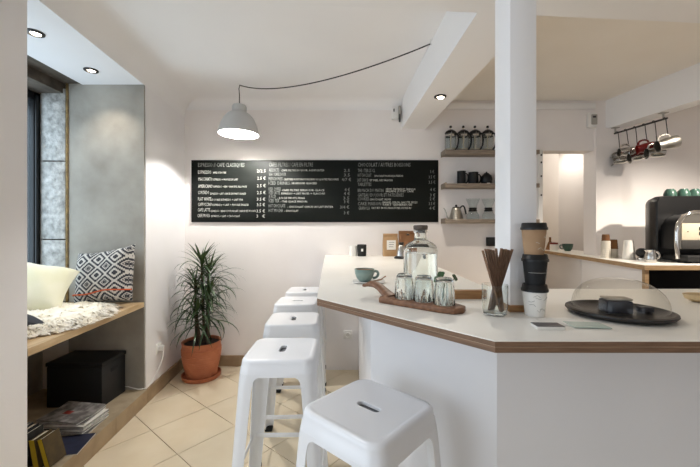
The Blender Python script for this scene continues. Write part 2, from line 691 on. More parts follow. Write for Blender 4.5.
struct('wall_sill', bm, 'concrete', label='grey wall under the niche window')
# niche window with black metal frame
WX = -2.335
bm = B()
for y0, y1 in ((NY1 - 0.055, NY1), (NY0, NY0 + 0.07), (2.04, 2.08)):
    box(bm, WX - 0.03, WX + 0.03, y0, y1, 0.80, 2.30, 0.004)
box(bm, WX - 0.03, WX + 0.03, NY0, NY1, 0.80, 0.86, 0.004)
box(bm, WX - 0.03, WX + 0.03, NY0, NY1, 2.24, 2.30, 0.004)
win = struct('window_1', bm, 'black_frame', label='black framed window in the niche')
for y0, y1 in ((NY0 + 0.07, 2.04), (2.08, NY1 - 0.055)):
    bm = B()
    box(bm, WX - 0.004, WX + 0.004, y0, y1, 0.86, 2.24)
    obj('pane', bm, 'glass_window', win)
bm = B()
box(bm, WX + 0.03, WX + 0.045, NY1 - 0.05, NY1 - 0.024, 0.80, 2.28, 0.004)
obj('sash', bm, 'black_frame', win)

# ceiling beams and the pillar
bm = B()
prism(bm, [(0.4875, D), (0.4875 + 0.042 * 1.85, D - 1.85), (0.722 + 0.055 * 1.85, D - 1.85), (0.716, D)], 2.247, ZC)
struct('ceiling_beam', bm, 'beam_white', label='white beam running from the pillar to the back wall')
bm = B()
def cb(x):
    return 1.478 + 0.072 * x
prism(bm, [(-1.36, cb(-1.36)), (-1.36, 0.95), (4.2, 0.95), (4.2, cb(4.2))], 2.246, ZC)
struct('ceiling_beam_cross', bm, 'beam_white', label='white cross beam over the bar front')
bm = B()
prism(bm, [(2.43, D), (2.43 + 0.187 * 2.0, D - 2.0), (2.565 + 0.187 * 2.0, D - 2.0), (2.565, D)], 2.25, ZC)
struct('ceiling_beam_bar', bm, 'beam_white', label='white beam carrying the pitcher rail')
bm = B()
prism(bm, [(0.464, 1.0), (0.541, 1.0), (0.541, 1.105), (0.464, 1.105)], 1.053, 2.246, bev=0.002)
pil = struct('pillar', bm, 'beam_white', label='slim white pillar rising from the bar')
bm = B()
box(bm, 0.458, 0.547, 0.993, 1.111, 1.0535, 1.072, 0.001)
obj('base_trim', bm, 'oak', pil)
bm = B()
box(bm, 0.464, 0.541, 1.05, 1.105, 0.0, 1.026)
obj('lower_shaft', bm, 'beam_white', pil)

# ------------------------------------------------------------------ bar counter
TOPZ = 1.053
POLY = [(0.31, 0.737), (2.4, 0.737), (2.4, 1.39), (0.565, 1.39), (0.565, D - 0.003), (-0.237, D - 0.003), (-0.115, 1.203)]


def inset(poly, d):
    n = len(poly)
    out = []
    for i in range(n):
        p0, p1, p2 = Vector(poly[i - 1]), Vector(poly[i]), Vector(poly[(i + 1) % n])
        e1, e2 = (p1 - p0).normalized(), (p2 - p1).normalized()
        n1, n2 = Vector((-e1.y, e1.x)), Vector((-e2.y, e2.x))
        k = (n1 + n2)
        k = k / max(0.2, k.dot(n1))
        out.append((p1.x + k.x * d, p1.y + k.y * d))
    return out


ct = thing('bar_worktop', 'white topped plywood bar worktop wrapping round the pillar', 'worktop', (0.31, 0.737, 0))
OFF = Matrix.Translation((-0.31, -0.737, 0))
part('laminate', 'laminate', ct, prism, POLY, 1.0512, TOPZ, M=OFF)
part('upper_board', 'ply_edge', ct, prism, POLY, 1.0402, 1.0512, M=OFF)
part('seam', 'ply_seam', ct, prism, inset(POLY, 0.0012), 1.0390, 1.0402, M=OFF)
part('lower_board', 'ply_edge', ct, prism, inset(POLY, 0.0005), 1.0272, 1.0390, M=OFF)

BODY = [(0.4346, 1.02), (2.4, 1.02), (2.4, 1.36), (0.50, 1.36), (0.50, D - 0.11), (0.077, D - 0.11), (0.0855, 1.403)]
cbz = thing('bar_counter', 'white panelled bar base under the worktop', 'counter', (0.4346, 1.02, 0))
OFF = Matrix.Translation((-0.4346, -1.02, 0))
part('body', 'panel_white', cbz, prism, inset(BODY, 0.018), 0.0, 1.0268, M=OFF)
# facing panels
def facing(p, q, th, n, z0=0.002, z1=1.0268):
    p, q = Vector(p), Vector(q)
    d = q - p
    nr = Vector((-d.y, d.x)).normalized()
    for i in range(n):
        a = p + d * (i / n + (0.0006 if i else 0))
        b = p + d * ((i + 1) / n - 0.0006)
        part('panel', 'panel_white', cbz, prism, [a, b, b + nr * th, a + nr * th], z0, z1, M=OFF)
facing((0.4346, 1.02), (2.4, 1.02), 0.0175, 2)
facing((0.0855, 1.403), (0.4346, 1.02), 0.0175, 1)
facing((0.077, D - 0.11), (0.0855, 1.403), 0.0175, 1)

# ------------------------------------------------------------------ bar stools
def leg_mesh(sx):
    bm = B()
    rings = []
    for z, c, w, r in ((0.712, 0.1568, 0.100, 0.045), (0.700, 0.1578, 0.086, 0.045), (0.692, 0.1585, 0.072, 0.044), (0.680, 0.1592, 0.065, 0.043), (0.655, 0.1608, 0.062, 0.042), (0.40, 0.176, 0.055, 0.035), (0.018, 0.199, 0.046, 0.026)):
        t = 0.0035
        outer = [Vector((c - w, c, z))]
        for k in range(7):
            a = PI / 2 - PI / 2 * k / 6
            outer.append(Vector((c - r + r * math.cos(a), c - r + r * math.sin(a), z)))
        outer.append(Vector((c, c - w, z)))
        inner = [Vector((c - t, c - w, z))]
        for k in range(7):
            a = PI / 2 * k / 6
            inner.append(Vector((c - r + (r - t) * math.cos(a), c - r + (r - t) * math.sin(a), z)))
        inner.append(Vector((c - w, c - t, z)))
        rings.append(outer + inner)
    loft(bm, rings, True, True, True, smooth=True)
    return bm


def make_stool():
    t = thing('bar_stool', '', 'stool')
    bm = B()
    Z = 0.765
    rings = [rrect(0.041, 0.0135, 0.0132, Z - 0.012), rrect(0.041, 0.0135, 0.0132, Z - 0.0025), rrect(0.0425, 0.015, 0.0145, Z - 0.0014), rrect(0.044, 0.0165, 0.016, Z - 0.0012), rrect(0.049, 0.0215, 0.020, Z - 0.0012),
             rrect(0.124, 0.124, 0.036, Z - 0.0012), rrect(0.128, 0.128, 0.038, Z - 0.0008), rrect(0.133, 0.133, 0.040, Z + 0.0012), rrect(0.141, 0.141, 0.043, Z + 0.0006), rrect(0.1462, 0.1462, 0.046, Z - 0.0025), rrect(0.1495, 0.1495, 0.047, Z - 0.008),
             rrect(0.1505, 0.1505, 0.047, Z - 0.014), rrect(0.1525, 0.1525, 0.047, Z - 0.030), rrect(0.1540, 0.1540, 0.046, Z - 0.033), rrect(0.1578, 0.1578, 0.045, Z - 0.066),
             rrect(0.1545, 0.1545, 0.044, Z - 0.066), rrect(0.150, 0.150, 0.044, Z - 0.03), rrect(0.140, 0.140, 0.042, Z - 0.014), rrect(0.043, 0.0152, 0.015, Z - 0.013), ]
    loft(bm, rings, True, False, False)
    obj('seat', bm, 'stool_white', t)
    bm = B()
    box(bm, -0.052, 0.052, -0.024, 0.024, Z - 0.020, Z - 0.0165)
    obj('slot_shade_plate', bm, 'slot_shade', t)  # added plate whose grey stands for shade in the open slot
    for k in range(4):
        bm = leg_mesh(1)
        bmesh.ops.rotate(bm, cent=(0, 0, 0), matrix=Matrix.Rotation(k * PI / 2, 3, 'Z'), verts=bm.verts)
        l = obj('leg', bm, 'stool_white', t)
        f = B()
        box(f, 0.155, 0.202, 0.155, 0.202, 0, 0.022, 0.006)
        bmesh.ops.rotate(f, cent=(0, 0, 0), matrix=Matrix.Rotation(k * PI / 2, 3, 'Z'), verts=f.verts)
        obj('rubber_foot', f, 'rubber', l)
    for k in range(4):
        bm = B()
        box(bm, -0.165, 0.165, 0.1755, 0.1795, 0.262, 0.284, 0.001)
        bmesh.ops.rotate(bm, cent=(0, 0, 0), matrix=Matrix.Rotation(k * PI / 2, 3, 'Z'), verts=bm.verts)
        obj('rung', bm, 'stool_white', t)
    return t


GS = 'white metal bar stools along the bar'
st = make_stool()
st.location = (0.056, 1.03, 0)
st.rotation_euler = (0, 0, math.radians(-42))
st['label'] = 'white metal bar stool set at an angle, closest to the bar corner'
st['group'] = GS
dup(st, (-0.297, 1.535, 0), math.radians(91), 'white metal bar stool second from the bar corner, in front of the row', GS)
dup(st, (-0.335, 2.055, 0), math.radians(93), 'white metal bar stool in the middle of the row of five', GS)
dup(st, (-0.392, 2.575, 0), math.radians(1), 'white metal bar stool second from the back wall', GS)
dup(st, (-0.398, 3.045, 0), math.radians(90), 'white metal bar stool standing against the back wall', GS)

# ------------------------------------------------------------------ menu board
PXM = 105.2
BX, BZ = (192 - 350) / PXM, 1.29 - (222.2 - 230) / PXM
mb = thing('menu_board', 'long black chalkboard menu with white lettering on the back wall', 'menu board', ((192 + 438) / 2 / PXM - 350 / PXM, D, BZ))
hw = (438 - 192) / 2 / PXM
hh = (222.2 - 160.4) / PXM
part('panel', 'board_black', mb, box, -hw, hw, -0.016, -0.001, 0, hh, bev=0.002)


def text_into(bm, s, px0, px1, pyc, cap, dx=None):
    cu = bpy.data.curves.new('lettering_curve', 'FONT')
    cu.body = s
    cu.resolution_u = 1
    cu.size = 1.0
    tmp = bpy.data.objects.new('lettering_tmp', cu)
    me = bpy.data.meshes.new_from_object(tmp)
    if len(me.vertices):
        xs = [v.co.x for v in me.vertices]
        ys = [v.co.y for v in me.vertices]
        w = max(xs) - min(xs)
        x0 = min(xs)
        sx = (px1 - px0) / PXM / max(w, 1e-4)
        sy = cap / PXM / 0.70
        ox = (px0 - 350) / PXM - mb.location.x
        oz = 1.29 - (pyc + cap / 2 - 230) / PXM - mb.location.z
        t = B()
        t.from_mesh(me)
        for v in t.verts:
            v.co = Vector((ox + (v.co.x - x0) * sx, -0.0168, oz + v.co.y * sy))
        merge(bm, t)
    bpy.data.meshes.remove(me)
    bpy.data.objects.remove(tmp)
    bpy.data.curves.remove(cu)


def column(x0, kx, rows, title, prices, dim):
    k = 6.67
    c = lambda v: x0 + v / k
    y = lambda v: 155 + v / k
    def line(name, m, *args):
        bm = B()
        text_into(bm, *args)
        obj(name, bm, m, mb)
    line('title_lettering', 'chalk_dim', title[0], c(title[1]), c(title[2]), y(title[3]), 3.9)
    for r in rows:
        line('drink_lettering', 'chalk_dim' if dim else 'chalk', r[0], c(r[1]), c(r[2]), y(r[3]), 3.3)
        for s, a, b_, yy in r[4:]:
            line('note_lettering', 'chalk', s, c(a), c(b_), y(yy), 1.9)
    for s, a, b_, yy in prices:
        line('price_lettering', 'chalk_dim' if dim else 'chalk', s, c(a), c(b_), y(yy), 3.0)


column(185, 0, [
    ('ESPRESSO', 92, 180, 116, ('SIMPLE OU DOUBLE', 190, 278, 119)),
    ('MACCHIATO', 95, 188, 162, ('ESPRESSO + MOUSSE DE LAIT', 195, 355, 165)),
    ('AMERICANO', 93, 188, 209, ('ESPRESSO + EAU CHAUDE, ALLONGE', 195, 415, 212)),
    ('CORTADO', 92, 165, 251, ('ESPRESSO + LAIT CHAUD EN PARTS EGALES', 172, 410, 259)),
    ('FLAT WHITE', 92, 180, 294, ('DOUBLE ESPRESSO + LAIT FIN', 183, 388, 299)),
    ('CAPPUCCINO', 92, 184, 330, ('ESPRESSO + LAIT + MOUSSE EPAISSE', 188, 427, 333)),
    ('CAFE LATTE', 90, 172, 366, ('ESPRESSO + BEAUCOUP DE LAIT CHAUD ET MOUSSE', 178, 475, 374)),
    ('CAFE MOKA', 88, 170, 404, ('ESPRESSO + LAIT + CHOCOLAT', 178, 370, 408)),
], ('ESPRESSO // CAFE CLASSIQUES', 92, 400, 68),
    [('2/2.5', 483, 541, 108), ('2.5 €', 485, 541, 156), ('2.5 €', 483, 541, 206), ('2.5 €', 483, 541, 252), ('3.5 €', 483, 538, 296), ('3.5 €', 483, 536, 332), ('3.5 €', 480, 536, 374), ('3   €', 480, 536, 408)], False)
column(260, 0, [
    ('ADDICTS', 62, 130, 102, ('CAFE FILTRE DU JOUR, A EMPORTER', 145, 430, 104)),
    ('V60 / CAFE DOUX', 62, 175, 130),
    ('FRENCH PRESS', 60, 155, 160, ('CAFETIERE A PISTON POUR DEUX OU QUATRE PERSONNES', 160, 525, 164)),
    ('ICED DRINKS /', 60, 215, 189, ('BOISSONS GLACEES', 220, 380, 190)),
    ('ICED COFFEE', 60, 140, 229, ('CAFE FILTRE SERVI SUR GLACE', 148, 430, 236)),
    ('ICED LATTE', 62, 135, 253, ('ESPRESSO + LAIT FROID + GLACONS', 145, 435, 258)),
    ('JUICE', 60, 108, 279, ('- JUS DE FRUITS FRAIS', 118, 300, 288)),
    ('ICED TEA', 62, 130, 306, ('- THE GLACE MAISON', 140, 315, 311)),
    ('HOT CHOCOLATE', 60, 170, 339, ('- CHOCOLAT CHAUD AU LAIT ENTIER', 185, 488, 346)),
    ('HOT MOCHA', 60, 155, 370, ('- CHOCOLAT', 165, 258, 373)),
], ('CAFES FILTRES / CAFE EN FILTRE', 62, 355, 66),
    [('2.5', 560, 600, 105), ('3.5', 560, 600, 135), ('4/7 €', 545, 608, 165), ('4 €', 565, 600, 232), ('4 €', 560, 600, 258), ('3.5', 556, 596, 288), ('3 €', 560, 596, 312), ('3/4 €', 535, 595, 348), ('3 €', 560, 595, 386)], True)
column(345, 0, [
    ('THE / TEA 25 CL', 85, 200, 105),
    ('HOT CHOCOLAT', 85, 175, 136, ('CHOCOLAT NOIR DE LA MAISON', 195, 385, 141)),
    ('LAIT CHAUD', 82, 155, 168, ('ET MIEL DE SAISON', 165, 315, 170)),
    ('TABLETTES', 85, 175, 197),
    ('BRUNCH DU MATIN', 85, 255, 237, ('OEUFS, TARTINES ET GRANOLA', 270, 468, 229), ('SALADE, JUS ET CAFE', 270, 455, 243)),
    ('GATEAU DU JOUR ET PATISSERIES', 85, 390, 268),
    ('COOKIES', 85, 160, 293, ('CHOCOLAT, NOIX', 165, 305, 297)),
    ('CAKE MAISON', 85, 240, 325, ('BANANE, CITRON, CAROTTE, EPICES', 250, 480, 317), ('PART GENEREUSE', 252, 445, 332)),
    ('GRANOLA', 90, 165, 355, ('YAOURT, FRUITS FRAIS ET MIEL DE FLEURS', 175, 440, 354)),
], ('CHOCOLAT / AUTRES BOISSONS', 85, 435, 67),
    [('3 €', 565, 592, 113), ('3.5 €', 556, 598, 148), ('3.5 €', 556, 600, 183), ('4 €', 565, 600, 232), ('3 €', 565, 600, 268), ('2 €', 562, 598, 293), ('3.5 €', 556, 598, 325), ('4 €', 560, 598, 355)], True)

# ------------------------------------------------------------------ pendant lamp with a swagged cord
LX, LY, LZ = -0.936, 2.90, 2.092
pl = thing('pendant_lamp', 'pale grey metal dome pendant lamp on a swagged black cord', 'lamp', (LX, LY, LZ))
TILT = Matrix.Rotation(math.radians(1.5), 4, 'Y')
bm = B()
lathe(bm, [(0.164, 0.0), (0.166, 0.006), (0.160, 0.035), (0.146, 0.085), (0.122, 0.135), (0.092, 0.17), (0.062, 0.188), (0.058, 0.190)], 40, TILT.copy())
obj('shade', bm, 'lamp_enamel', pl)
bm = B()
lathe(bm, [(0.162, 0.001), (0.157, 0.034), (0.143, 0.083), (0.119, 0.132), (0.09, 0.166), (0.06, 0.184), (0.0, 0.186)], 40, TILT.copy())
obj('reflector', bm, 'lamp_inside', pl)
bm = B()
lathe(bm, [(0.058, 0.186), (0.060, 0.20), (0.060, 0.232), (0.053, 0.246), (0.03, 0.252), (0.0, 0.253)], 28, TILT.copy())
obj('cap', bm, 'lamp_enamel', pl)
bm = B()
lathe(bm, [(0.0, 0.136), (0.016, 0.139), (0.024, 0.148), (0.024, 0.158), (0.018, 0.170), (0.015, 0.184)], 20, TILT.copy())
obj('bulb', bm, 'bulb', pl)
top = TILT @ Vector((0, 0, 0.25))
HK = Vector((0.008, 0.0, ZC - LZ - 0.012))
END = Vector((0.518 - LX, 2.226 - LY, ZC - LZ - 0.03))
pts = [top, top.lerp(HK, 0.5), HK + Vector((-0.006, 0, -0.03)), HK + Vector((0, 0, -0.006))]
sw = bez(HK, HK + Vector((0.30, -0.09, -0.13)), HK.lerp(END, 0.62) + Vector((0, 0, -0.125)), END, 26)
bm = B()
tube(bm, pts, 0.0042, 8)
tube(bm, [HK + Vector((0, 0, -0.006))] + sw, 0.0042, 8)
obj('cord', bm, 'cord_black', pl)
bm = B()
tube(bm, [HK + Vector((0, 0, 0.012)), HK + Vector((0, 0, 0.008)), HK + Vector((0.01, 0, 0.0)), HK + Vector((0.008, 0, -0.012)), HK + Vector((-0.006, 0, -0.012))], 0.0025, 6)
tube(bm, [END + Vector((0, 0, 0.03)), END + Vector((0, 0, 0.0)), END + Vector((0.008, 0, -0.006))], 0.003, 6)
obj('ceiling_hook', bm, 'plastic_white', pl)
kelvin_light('pendant_light', 'POINT', (LX, LY, LZ + 0.112), 40, (0.99, 0.97, 0.94), shadow_soft_size=0.022)

# ------------------------------------------------------------------ recessed spotlights, plus added fill ones out of view
def downlight(loc, label, energy, tilt=(0, 0, 0), color=(1.0, 0.80, 0.55), r=0.042, ang=100):
    t = thing('downlight', label, 'spotlight', loc, 0, 'small round recessed spotlights')
    bm = B()
    lathe(bm, [(r * 0.66, -0.001), (r * 0.70, -0.010), (r * 1.0, -0.006), (r * 1.02, 0.0)], 28)
    obj('ring', bm, 'spot_ring', t)
    bm = B()
    M = Matrix.Translation((0.006, -0.002, -0.006)) @ Matrix.Rotation(tilt[0], 4, 'X') @ Matrix.Rotation(tilt[1], 4, 'Y')
    lathe(bm, [(0.0, -0.006), (r * 0.5, -0.004), (r * 0.60, 0.004)], 24, M)
    obj('lens', bm, 'spot_lens', t)
    kelvin_light('downlight_lamp', 'SPOT', (loc[0], loc[1], loc[2] - 0.03), energy, color, (tilt[0], tilt[1], 0), spot_size=math.radians(ang), spot_blend=0.8, shadow_soft_size=0.03)
    return t
downlight((0.645, 2.47, 2.247), 'recessed spotlight in the underside of the beam above the bar', 22, (math.radians(-12), 0, 0), (1.0, 0.92, 0.80), ang=150)
downlight((-1.745, 2.325, 2.368), 'recessed spotlight in the niche soffit above the patterned cushion', 6.5, (math.radians(10), 0, 0), (1.0, 0.9, 0.76))
downlight((-1.72, 1.885, 2.368), 'recessed spotlight in the niche soffit beside the near pier', 6.0, (0, 0, 0), (1.0, 0.9, 0.76))
downlight((2.655, 2.46, 2.25), 'recessed spotlight in the beam above the coffee machine', 12, (math.radians(8), math.radians(-6), 0), (1.0, 0.90, 0.78), ang=140)

downlight((2.80, 1.75, 2.25), 'added unseen fill spotlight in the beam above the barista aisle', 105, (math.radians(32), 0, 0), (1.0, 0.90, 0.78))  # added beyond the frame to brighten the bar ceiling and back wall
downlight((-0.92, 1.10, 2.246), 'added unseen fill spotlight in the cross beam above the stools', 19, (0, math.radians(-32), 0), (0.92, 0.96, 1.0), ang=64)  # invented fixture above the frame, lifts the light on seats and bar panel

# ------------------------------------------------------------------ wall devices
t = thing('emergency_light', 'small white emergency light high on the wall beside the beam', 'light', (0.43, D, 2.42))
part('housing', 'plastic_white', t, box, -0.035, 0.035, -0.05, 0, -0.085, 0.03, bev=0.006)
part('arm', 'plastic_grey', t, box, 0.022, 0.042, -0.075, -0.03, -0.09, 0.028, bev=0.004)
part('indicator', 'plastic_dark', t, box, -0.024, -0.012, -0.054, -0.049, -0.022, 0.006, bev=0.002)
part('lens', 'plastic_dark', t, box, 0.024, 0.04, -0.078, -0.06, -0.125, -0.05, bev=0.004)
t = thing('wall_sensor', 'grey rounded alarm box on the wall below the cable trunking', 'alarm', (2.285, D, 2.33))
part('housing', 'plastic_white', t, box, -0.042, 0.042, -0.04, 0, -0.075, 0.065, bev=0.012)
part('cover', 'plastic_grey', t, box, -0.02, 0.034, -0.048, -0.04, -0.05, 0.045, bev=0.006)
part('button', 'plastic_dark', t, box, -0.01, 0.02, -0.052, -0.047, 0.012, 0.03, bev=0.003)
t = obj('cable_trunking', (lambda b_: (box(b_, 0.80, 2.32, D - 0.022, D - 0.001, 2.435, 2.488, 0.002), b_)[1])(B()), 'beam_white')
tag(t, 'slim white cable trunking along the top of the back wall', 'trunking')


def outlet(name, label, loc, rot):
    t = thing(name, label, 'socket', loc, 0, None, rot)
    part('plate', 'plastic_white', t, box, -0.04, 0.04, -0.010, 0, -0.04, 0.04, bev=0.004)
    bm = B()
    lathe(bm, [(0.0, 0.0), (0.018, 0.0), (0.020, 0.006), (0.024, 0.006), (0.025, 0.0)], 24, Matrix.Translation((0, -0.0106, 0)) @ Matrix.Rotation(PI / 2, 4, 'X'))
    obj('socket_ring', bm, 'plastic_white', t)
    for dx in (-0.008, 0.008):
        part('pin_hole', 'plastic_grey', t, cyl, (dx, -0.0125, 0), (dx, -0.0095, 0), 0.003, n=8)
    return t
outlet('wall_socket', 'white round socket on the low wall under the bar', (-0.02, D - 0.10, 0.325), (0, 0, 0))
t = outlet('wall_socket', 'white socket on the wall between niche and plant, cable plugged in', (xw(2.76), 2.76, 0.345), (0, 0, PI / 2))
t = thing('power_cable', 'thin white power cable plugged in beside the niche', 'cable', (xw(2.76), 2.76, 0.345))
part('plug', 'plastic_white', t, box, 0.011, 0.045, -0.018, 0.018, -0.02, 0.02, bev=0.006)
ptsc = bez((0.045, 0, -0.01), (0.055, -0.02, -0.10), (0.02, -0.06, -0.17), (0.022, -0.13, -0.215), 10) + bez((0.022, -0.15, -0.22), (0.03, -0.19, -0.228), (0.03, -0.215, -0.228), (-0.02, -0.232, -0.222), 6) + [Vector((-0.10, -0.214, -0.212)), Vector((-0.17, -0.207, -0.21))]
bm = B()
tube(bm, ptsc, 0.0035, 6)
obj('cord', bm, 'plastic_white', t)

# ------------------------------------------------------------------ bench in the niche and what lies on it
bt = thing('window_bench', 'pale wooden bench board across the window niche', 'bench', (xw(NY0), NY0, 0))
OFF = Matrix.Translation((-xw(NY0), -NY0, 0))
part('board', 'bench_wood', bt, prism, [(-2.288, NY0 + 0.003), (xw(NY0), NY0 + 0.003), (xw(NY1), NY1 - 0.024), (-2.288, NY1 - 0.024)], 0.722, 0.757, M=OFF)


def pillow_mesh(w, h, t, n=22, seed=1, ruffle=0.0):
    rnd = random.Random(seed)
    ph = [rnd.uniform(0, 6.28) for _ in range(6)]
    bm = B()
    gr = {}
    for s in (1, -1):
        for i in range(n + 1):
            for j in range(n + 1):
                u, v = -1 + 2 * i / n, -1 + 2 * j / n
                edge = i in (0, n) or j in (0, n)
                if edge and s == -1:
                    gr[(s, i, j)] = gr[(1, i, j)]
                    continue
                px = u * (1 - 0.10 * (1 - v * v) * u * u) * w / 2
                pz = v * (1 - 0.10 * (1 - u * u) * v * v) * h / 2
                th = t / 2 * ((1 - u ** 4) * (1 - v ** 4)) ** 0.55 * (1 + 0.10 * math.sin(4 * u + ph[0]) * math.sin(3 * v + ph[1]))
                th += ruffle * math.sin(9 * u + 5 * v + ph[2]) * (1 - u * u) * (1 - v * v)
                gr[(s, i, j)] = bm.verts.new((px, -s * th, pz))
    for s in (1, -1):
        for i in range(n):
            for j in range(n):
                q = [gr[(s, i, j)], gr[(s, i + 1, j)], gr[(s, i + 1, j + 1)], gr[(s, i, j + 1)]]
                if s == -1:
                    q.reverse()
                f = bm.faces.new(q)
                f.smooth = True
    return bm


t = thing('patterned_cushion', 'black and white diamond patterned cushion leaning on the concrete niche side', 'cushion', (-1.742, 2.450, 0.962), 0, None, (math.radians(-14), math.radians(-9), math.radians(-8)))
obj('cover', pillow_mesh(0.47, 0.40, 0.14, 26, 3), 'cushion_kilim', t)
bm = B()
zz = -0.118
tp = []
for i in range(17):
    u = -1 + 2 * i / 16
    v = zz / 0.20
    th = 0.07 * max(0.0, (1 - u ** 4) * (1 - v ** 4)) ** 0.55
    tp.append(Vector((u * 0.226, -th * 1.06 - 0.003, zz + 0.006 * math.sin(5 * u))))
tube(bm, tp, 0.0055, 6)
obj('orange_stripe', bm, 'orange_trim', t)
t = tag(obj('cream_pillow', pillow_mesh(0.47, 0.40, 0.17, 24, 5, 0.006), 'pillow_cream'), 'soft pale yellow pillow slumped against the niche window', 'pillow')
t.location = (-2.005, 2.12, 0.938)
t.rotation_euler = (math.radians(-52), math.radians(13), math.radians(30))
t = tag(obj('grey_cushion', pillow_mesh(0.40, 0.30, 0.10, 18, 8), 'pillow_grey'), 'dark grey cushion barely showing at the near end of the bench', 'cushion')
t.location = (-1.785, 1.69, 0.846)
t.rotation_euler = (math.radians(64), 0, 0)

# sheepskin: a soft hide with fleece tufts
def skin_outline(a):
    return 1 + 0.06 * math.sin(3 * a + 0.5) + 0.05 * math.sin(5 * a + 1.9) + 0.03 * math.sin(9 * a)
sk = thing('sheepskin', 'fluffy cream sheepskin spread over the bench edge', 'sheepskin', (-1.785, 1.985, 0.757), math.radians(4))
SRX, SRY = 0.295, 0.395
bm = B()
rings = []
def skin_pt(rho, a):
    k = skin_outline(a)
    x = SRX * rho * k * math.copysign(abs(math.cos(a)) ** 0.7, math.cos(a))
    y = SRY * rho * k * math.copysign(abs(math.sin(a)) ** 0.7, math.sin(a))
    z = 0.046 * (1 - rho ** 5) + 0.006
    q = Vector((x, y, 0.0))
    w_ = 0.35 + 0.65 * (1 - rho ** 6)
    z += w_ * (0.016 * noise.noise(q * 16) + 0.010 * (1 - abs(noise.noise(Vector((x * 60, y * 34, 3.0))))) + 0.006 * noise.noise(q * 95))
    return Vector((x, y, max(z, 0.004)))
NR, NS = 44, 150
for i in range(1, NR + 1):
    rings.append([skin_pt(i / NR, 2 * PI * k / NS) for k in range(NS)])
rings.append([Vector((p.x, p.y, 0.001)) for p in rings[-1]])
loft(bm, rings, True, True, True)
obj('hide', bm, 'fleece', sk)
bm = B()
rnd = random.Random(11)
for _ in range(4200):
    rho = math.sqrt(rnd.random()) if rnd.random() < 0.14 else rnd.uniform(0.80, 1.0)
    a = rnd.uniform(0, 2 * PI)
    p = skin_pt(rho, a)
    out = Vector((math.cos(a), math.sin(a), 0)) * (0.3 + 1.2 * rho ** 3) + Vector((rnd.gauss(0, 0.4), rnd.gauss(0, 0.4), 0))
    if out.length < 0.05:
        continue
    out.normalize()
    L = rnd.uniform(0.025, 0.05)
    side = out.cross(Vector((0, 0, 1))) * rnd.uniform(0.003, 0.007)
    p.z -= 0.004
    m1 = p + out * L * 0.5 + Vector((0, 0, rnd.uniform(0.006, 0.012)))
    e1 = p + out * L + Vector((0, 0, rnd.uniform(-0.004, 0.006))) + side * rnd.uniform(-1.5, 1.5)
    for q in (p, m1, e1):
        q.z = max(q.z, 0.003)
    v = [bm.verts.new(q) for q in (p - side, p + side, m1 + side * 0.9, m1 - side * 0.9, e1)]
    for f in ((v[0], v[1], v[2], v[3]), (v[3], v[2], v[4])):
        ff = bm.faces.new(f)
        ff.smooth = True
fo = obj('fleece', bm, 'fleece', sk, fixnormals=False)
fo['kind'] = 'stuff'

# crate below the bench
cr = thing('storage_crate', 'black storage crate with a slotted handle under the window bench', 'crate', (-1.835, 2.415, 0.106))
part('body', 'crate_black', cr, box, -0.185, 0.185, -0.12, 0.12, 0, 0.272, bev=0.006)
part('lid', 'crate_black', cr, box, -0.190, 0.190, -0.124, 0.124, 0.274, 0.300, bev=0.005)
part('handle_slot', 'void_shade', cr, box, 0.184, 0.1875, -0.035, 0.035, 0.205, 0.230, bev=0.001)

# magazines and books on the step
def magazine(loc, rz, w, h, th, cover, label, curl=0.0, red=False):
    t = thing('magazine', label, 'magazine', loc, math.radians(rz), 'magazines lying on the niche step')
    def sheet(bm, z0, z1, k):
        rings = []
        for i in range(9):
            u = -1 + 2 * i / 8
            c = curl * max(0, u) ** 2
            y = w / 2 * u
            rings.append([Vector((-h / 2 * k, y, z0 + c)), Vector((h / 2 * k, y, z0 + c)), Vector((h / 2 * k, y, z1 + c)), Vector((-h / 2 * k, y, z1 + c))])
        loft(bm, rings, True, True, True, smooth=False)
    part('pages', 'paper_grey', t, sheet, 0.0012, th - 0.0012, 0.985)
    part('front_cover', cover, t, sheet, th - 0.0012, th, 1.0)
    part('rear_cover', 'paper_white', t, sheet, 0.0, 0.0012, 1.0)
    if red:
        part('cover_print', 'print_red', t, box, -0.05, 0.0, -0.02, 0.03, th, th + 0.0005)
    return t
z = 0.106
specs = [(-1.668, 2.085, 6, 0.20, 0.28, 0.012, 'print_grey', 'lowest grey magazine of the stack on the niche step', 0, 0),
         (-1.675, 2.090, -4, 0.20, 0.29, 0.014, 'paper_white', 'second lowest pale magazine of the stack on the niche step', 0, 0),
         (-1.690, 2.085, 3, 0.20, 0.29, 0.008, 'book_black', 'thin dark covered magazine in the middle of the stack', 0, 0),
         (-1.680, 2.090, -2, 0.20, 0.30, 0.016, 'paper_white', 'thick white magazine under the top two of the stack', 0, 0),
         (-1.690, 2.095, 4, 0.20, 0.28, 0.010, 'print_grey', 'grey printed magazine just below the topmost one', 0, 0),
         (-1.690, 2.100, -8, 0.20, 0.27, 0.010, 'print_grey', 'topmost curled magazine with red cover print', 0.012, 1)]
for x, y, rz, w, h, th, cv, lb, cu, rd in specs:
    magazine((x, y, z), rz, w, h, th, cv, lb, cu, rd)
    z += th + 0.0006
magazine((-1.585, 1.885, 0.106), 12, 0.19, 0.26, 0.006, 'book_blue', 'dark blue magazine lying flat in front of the stack')


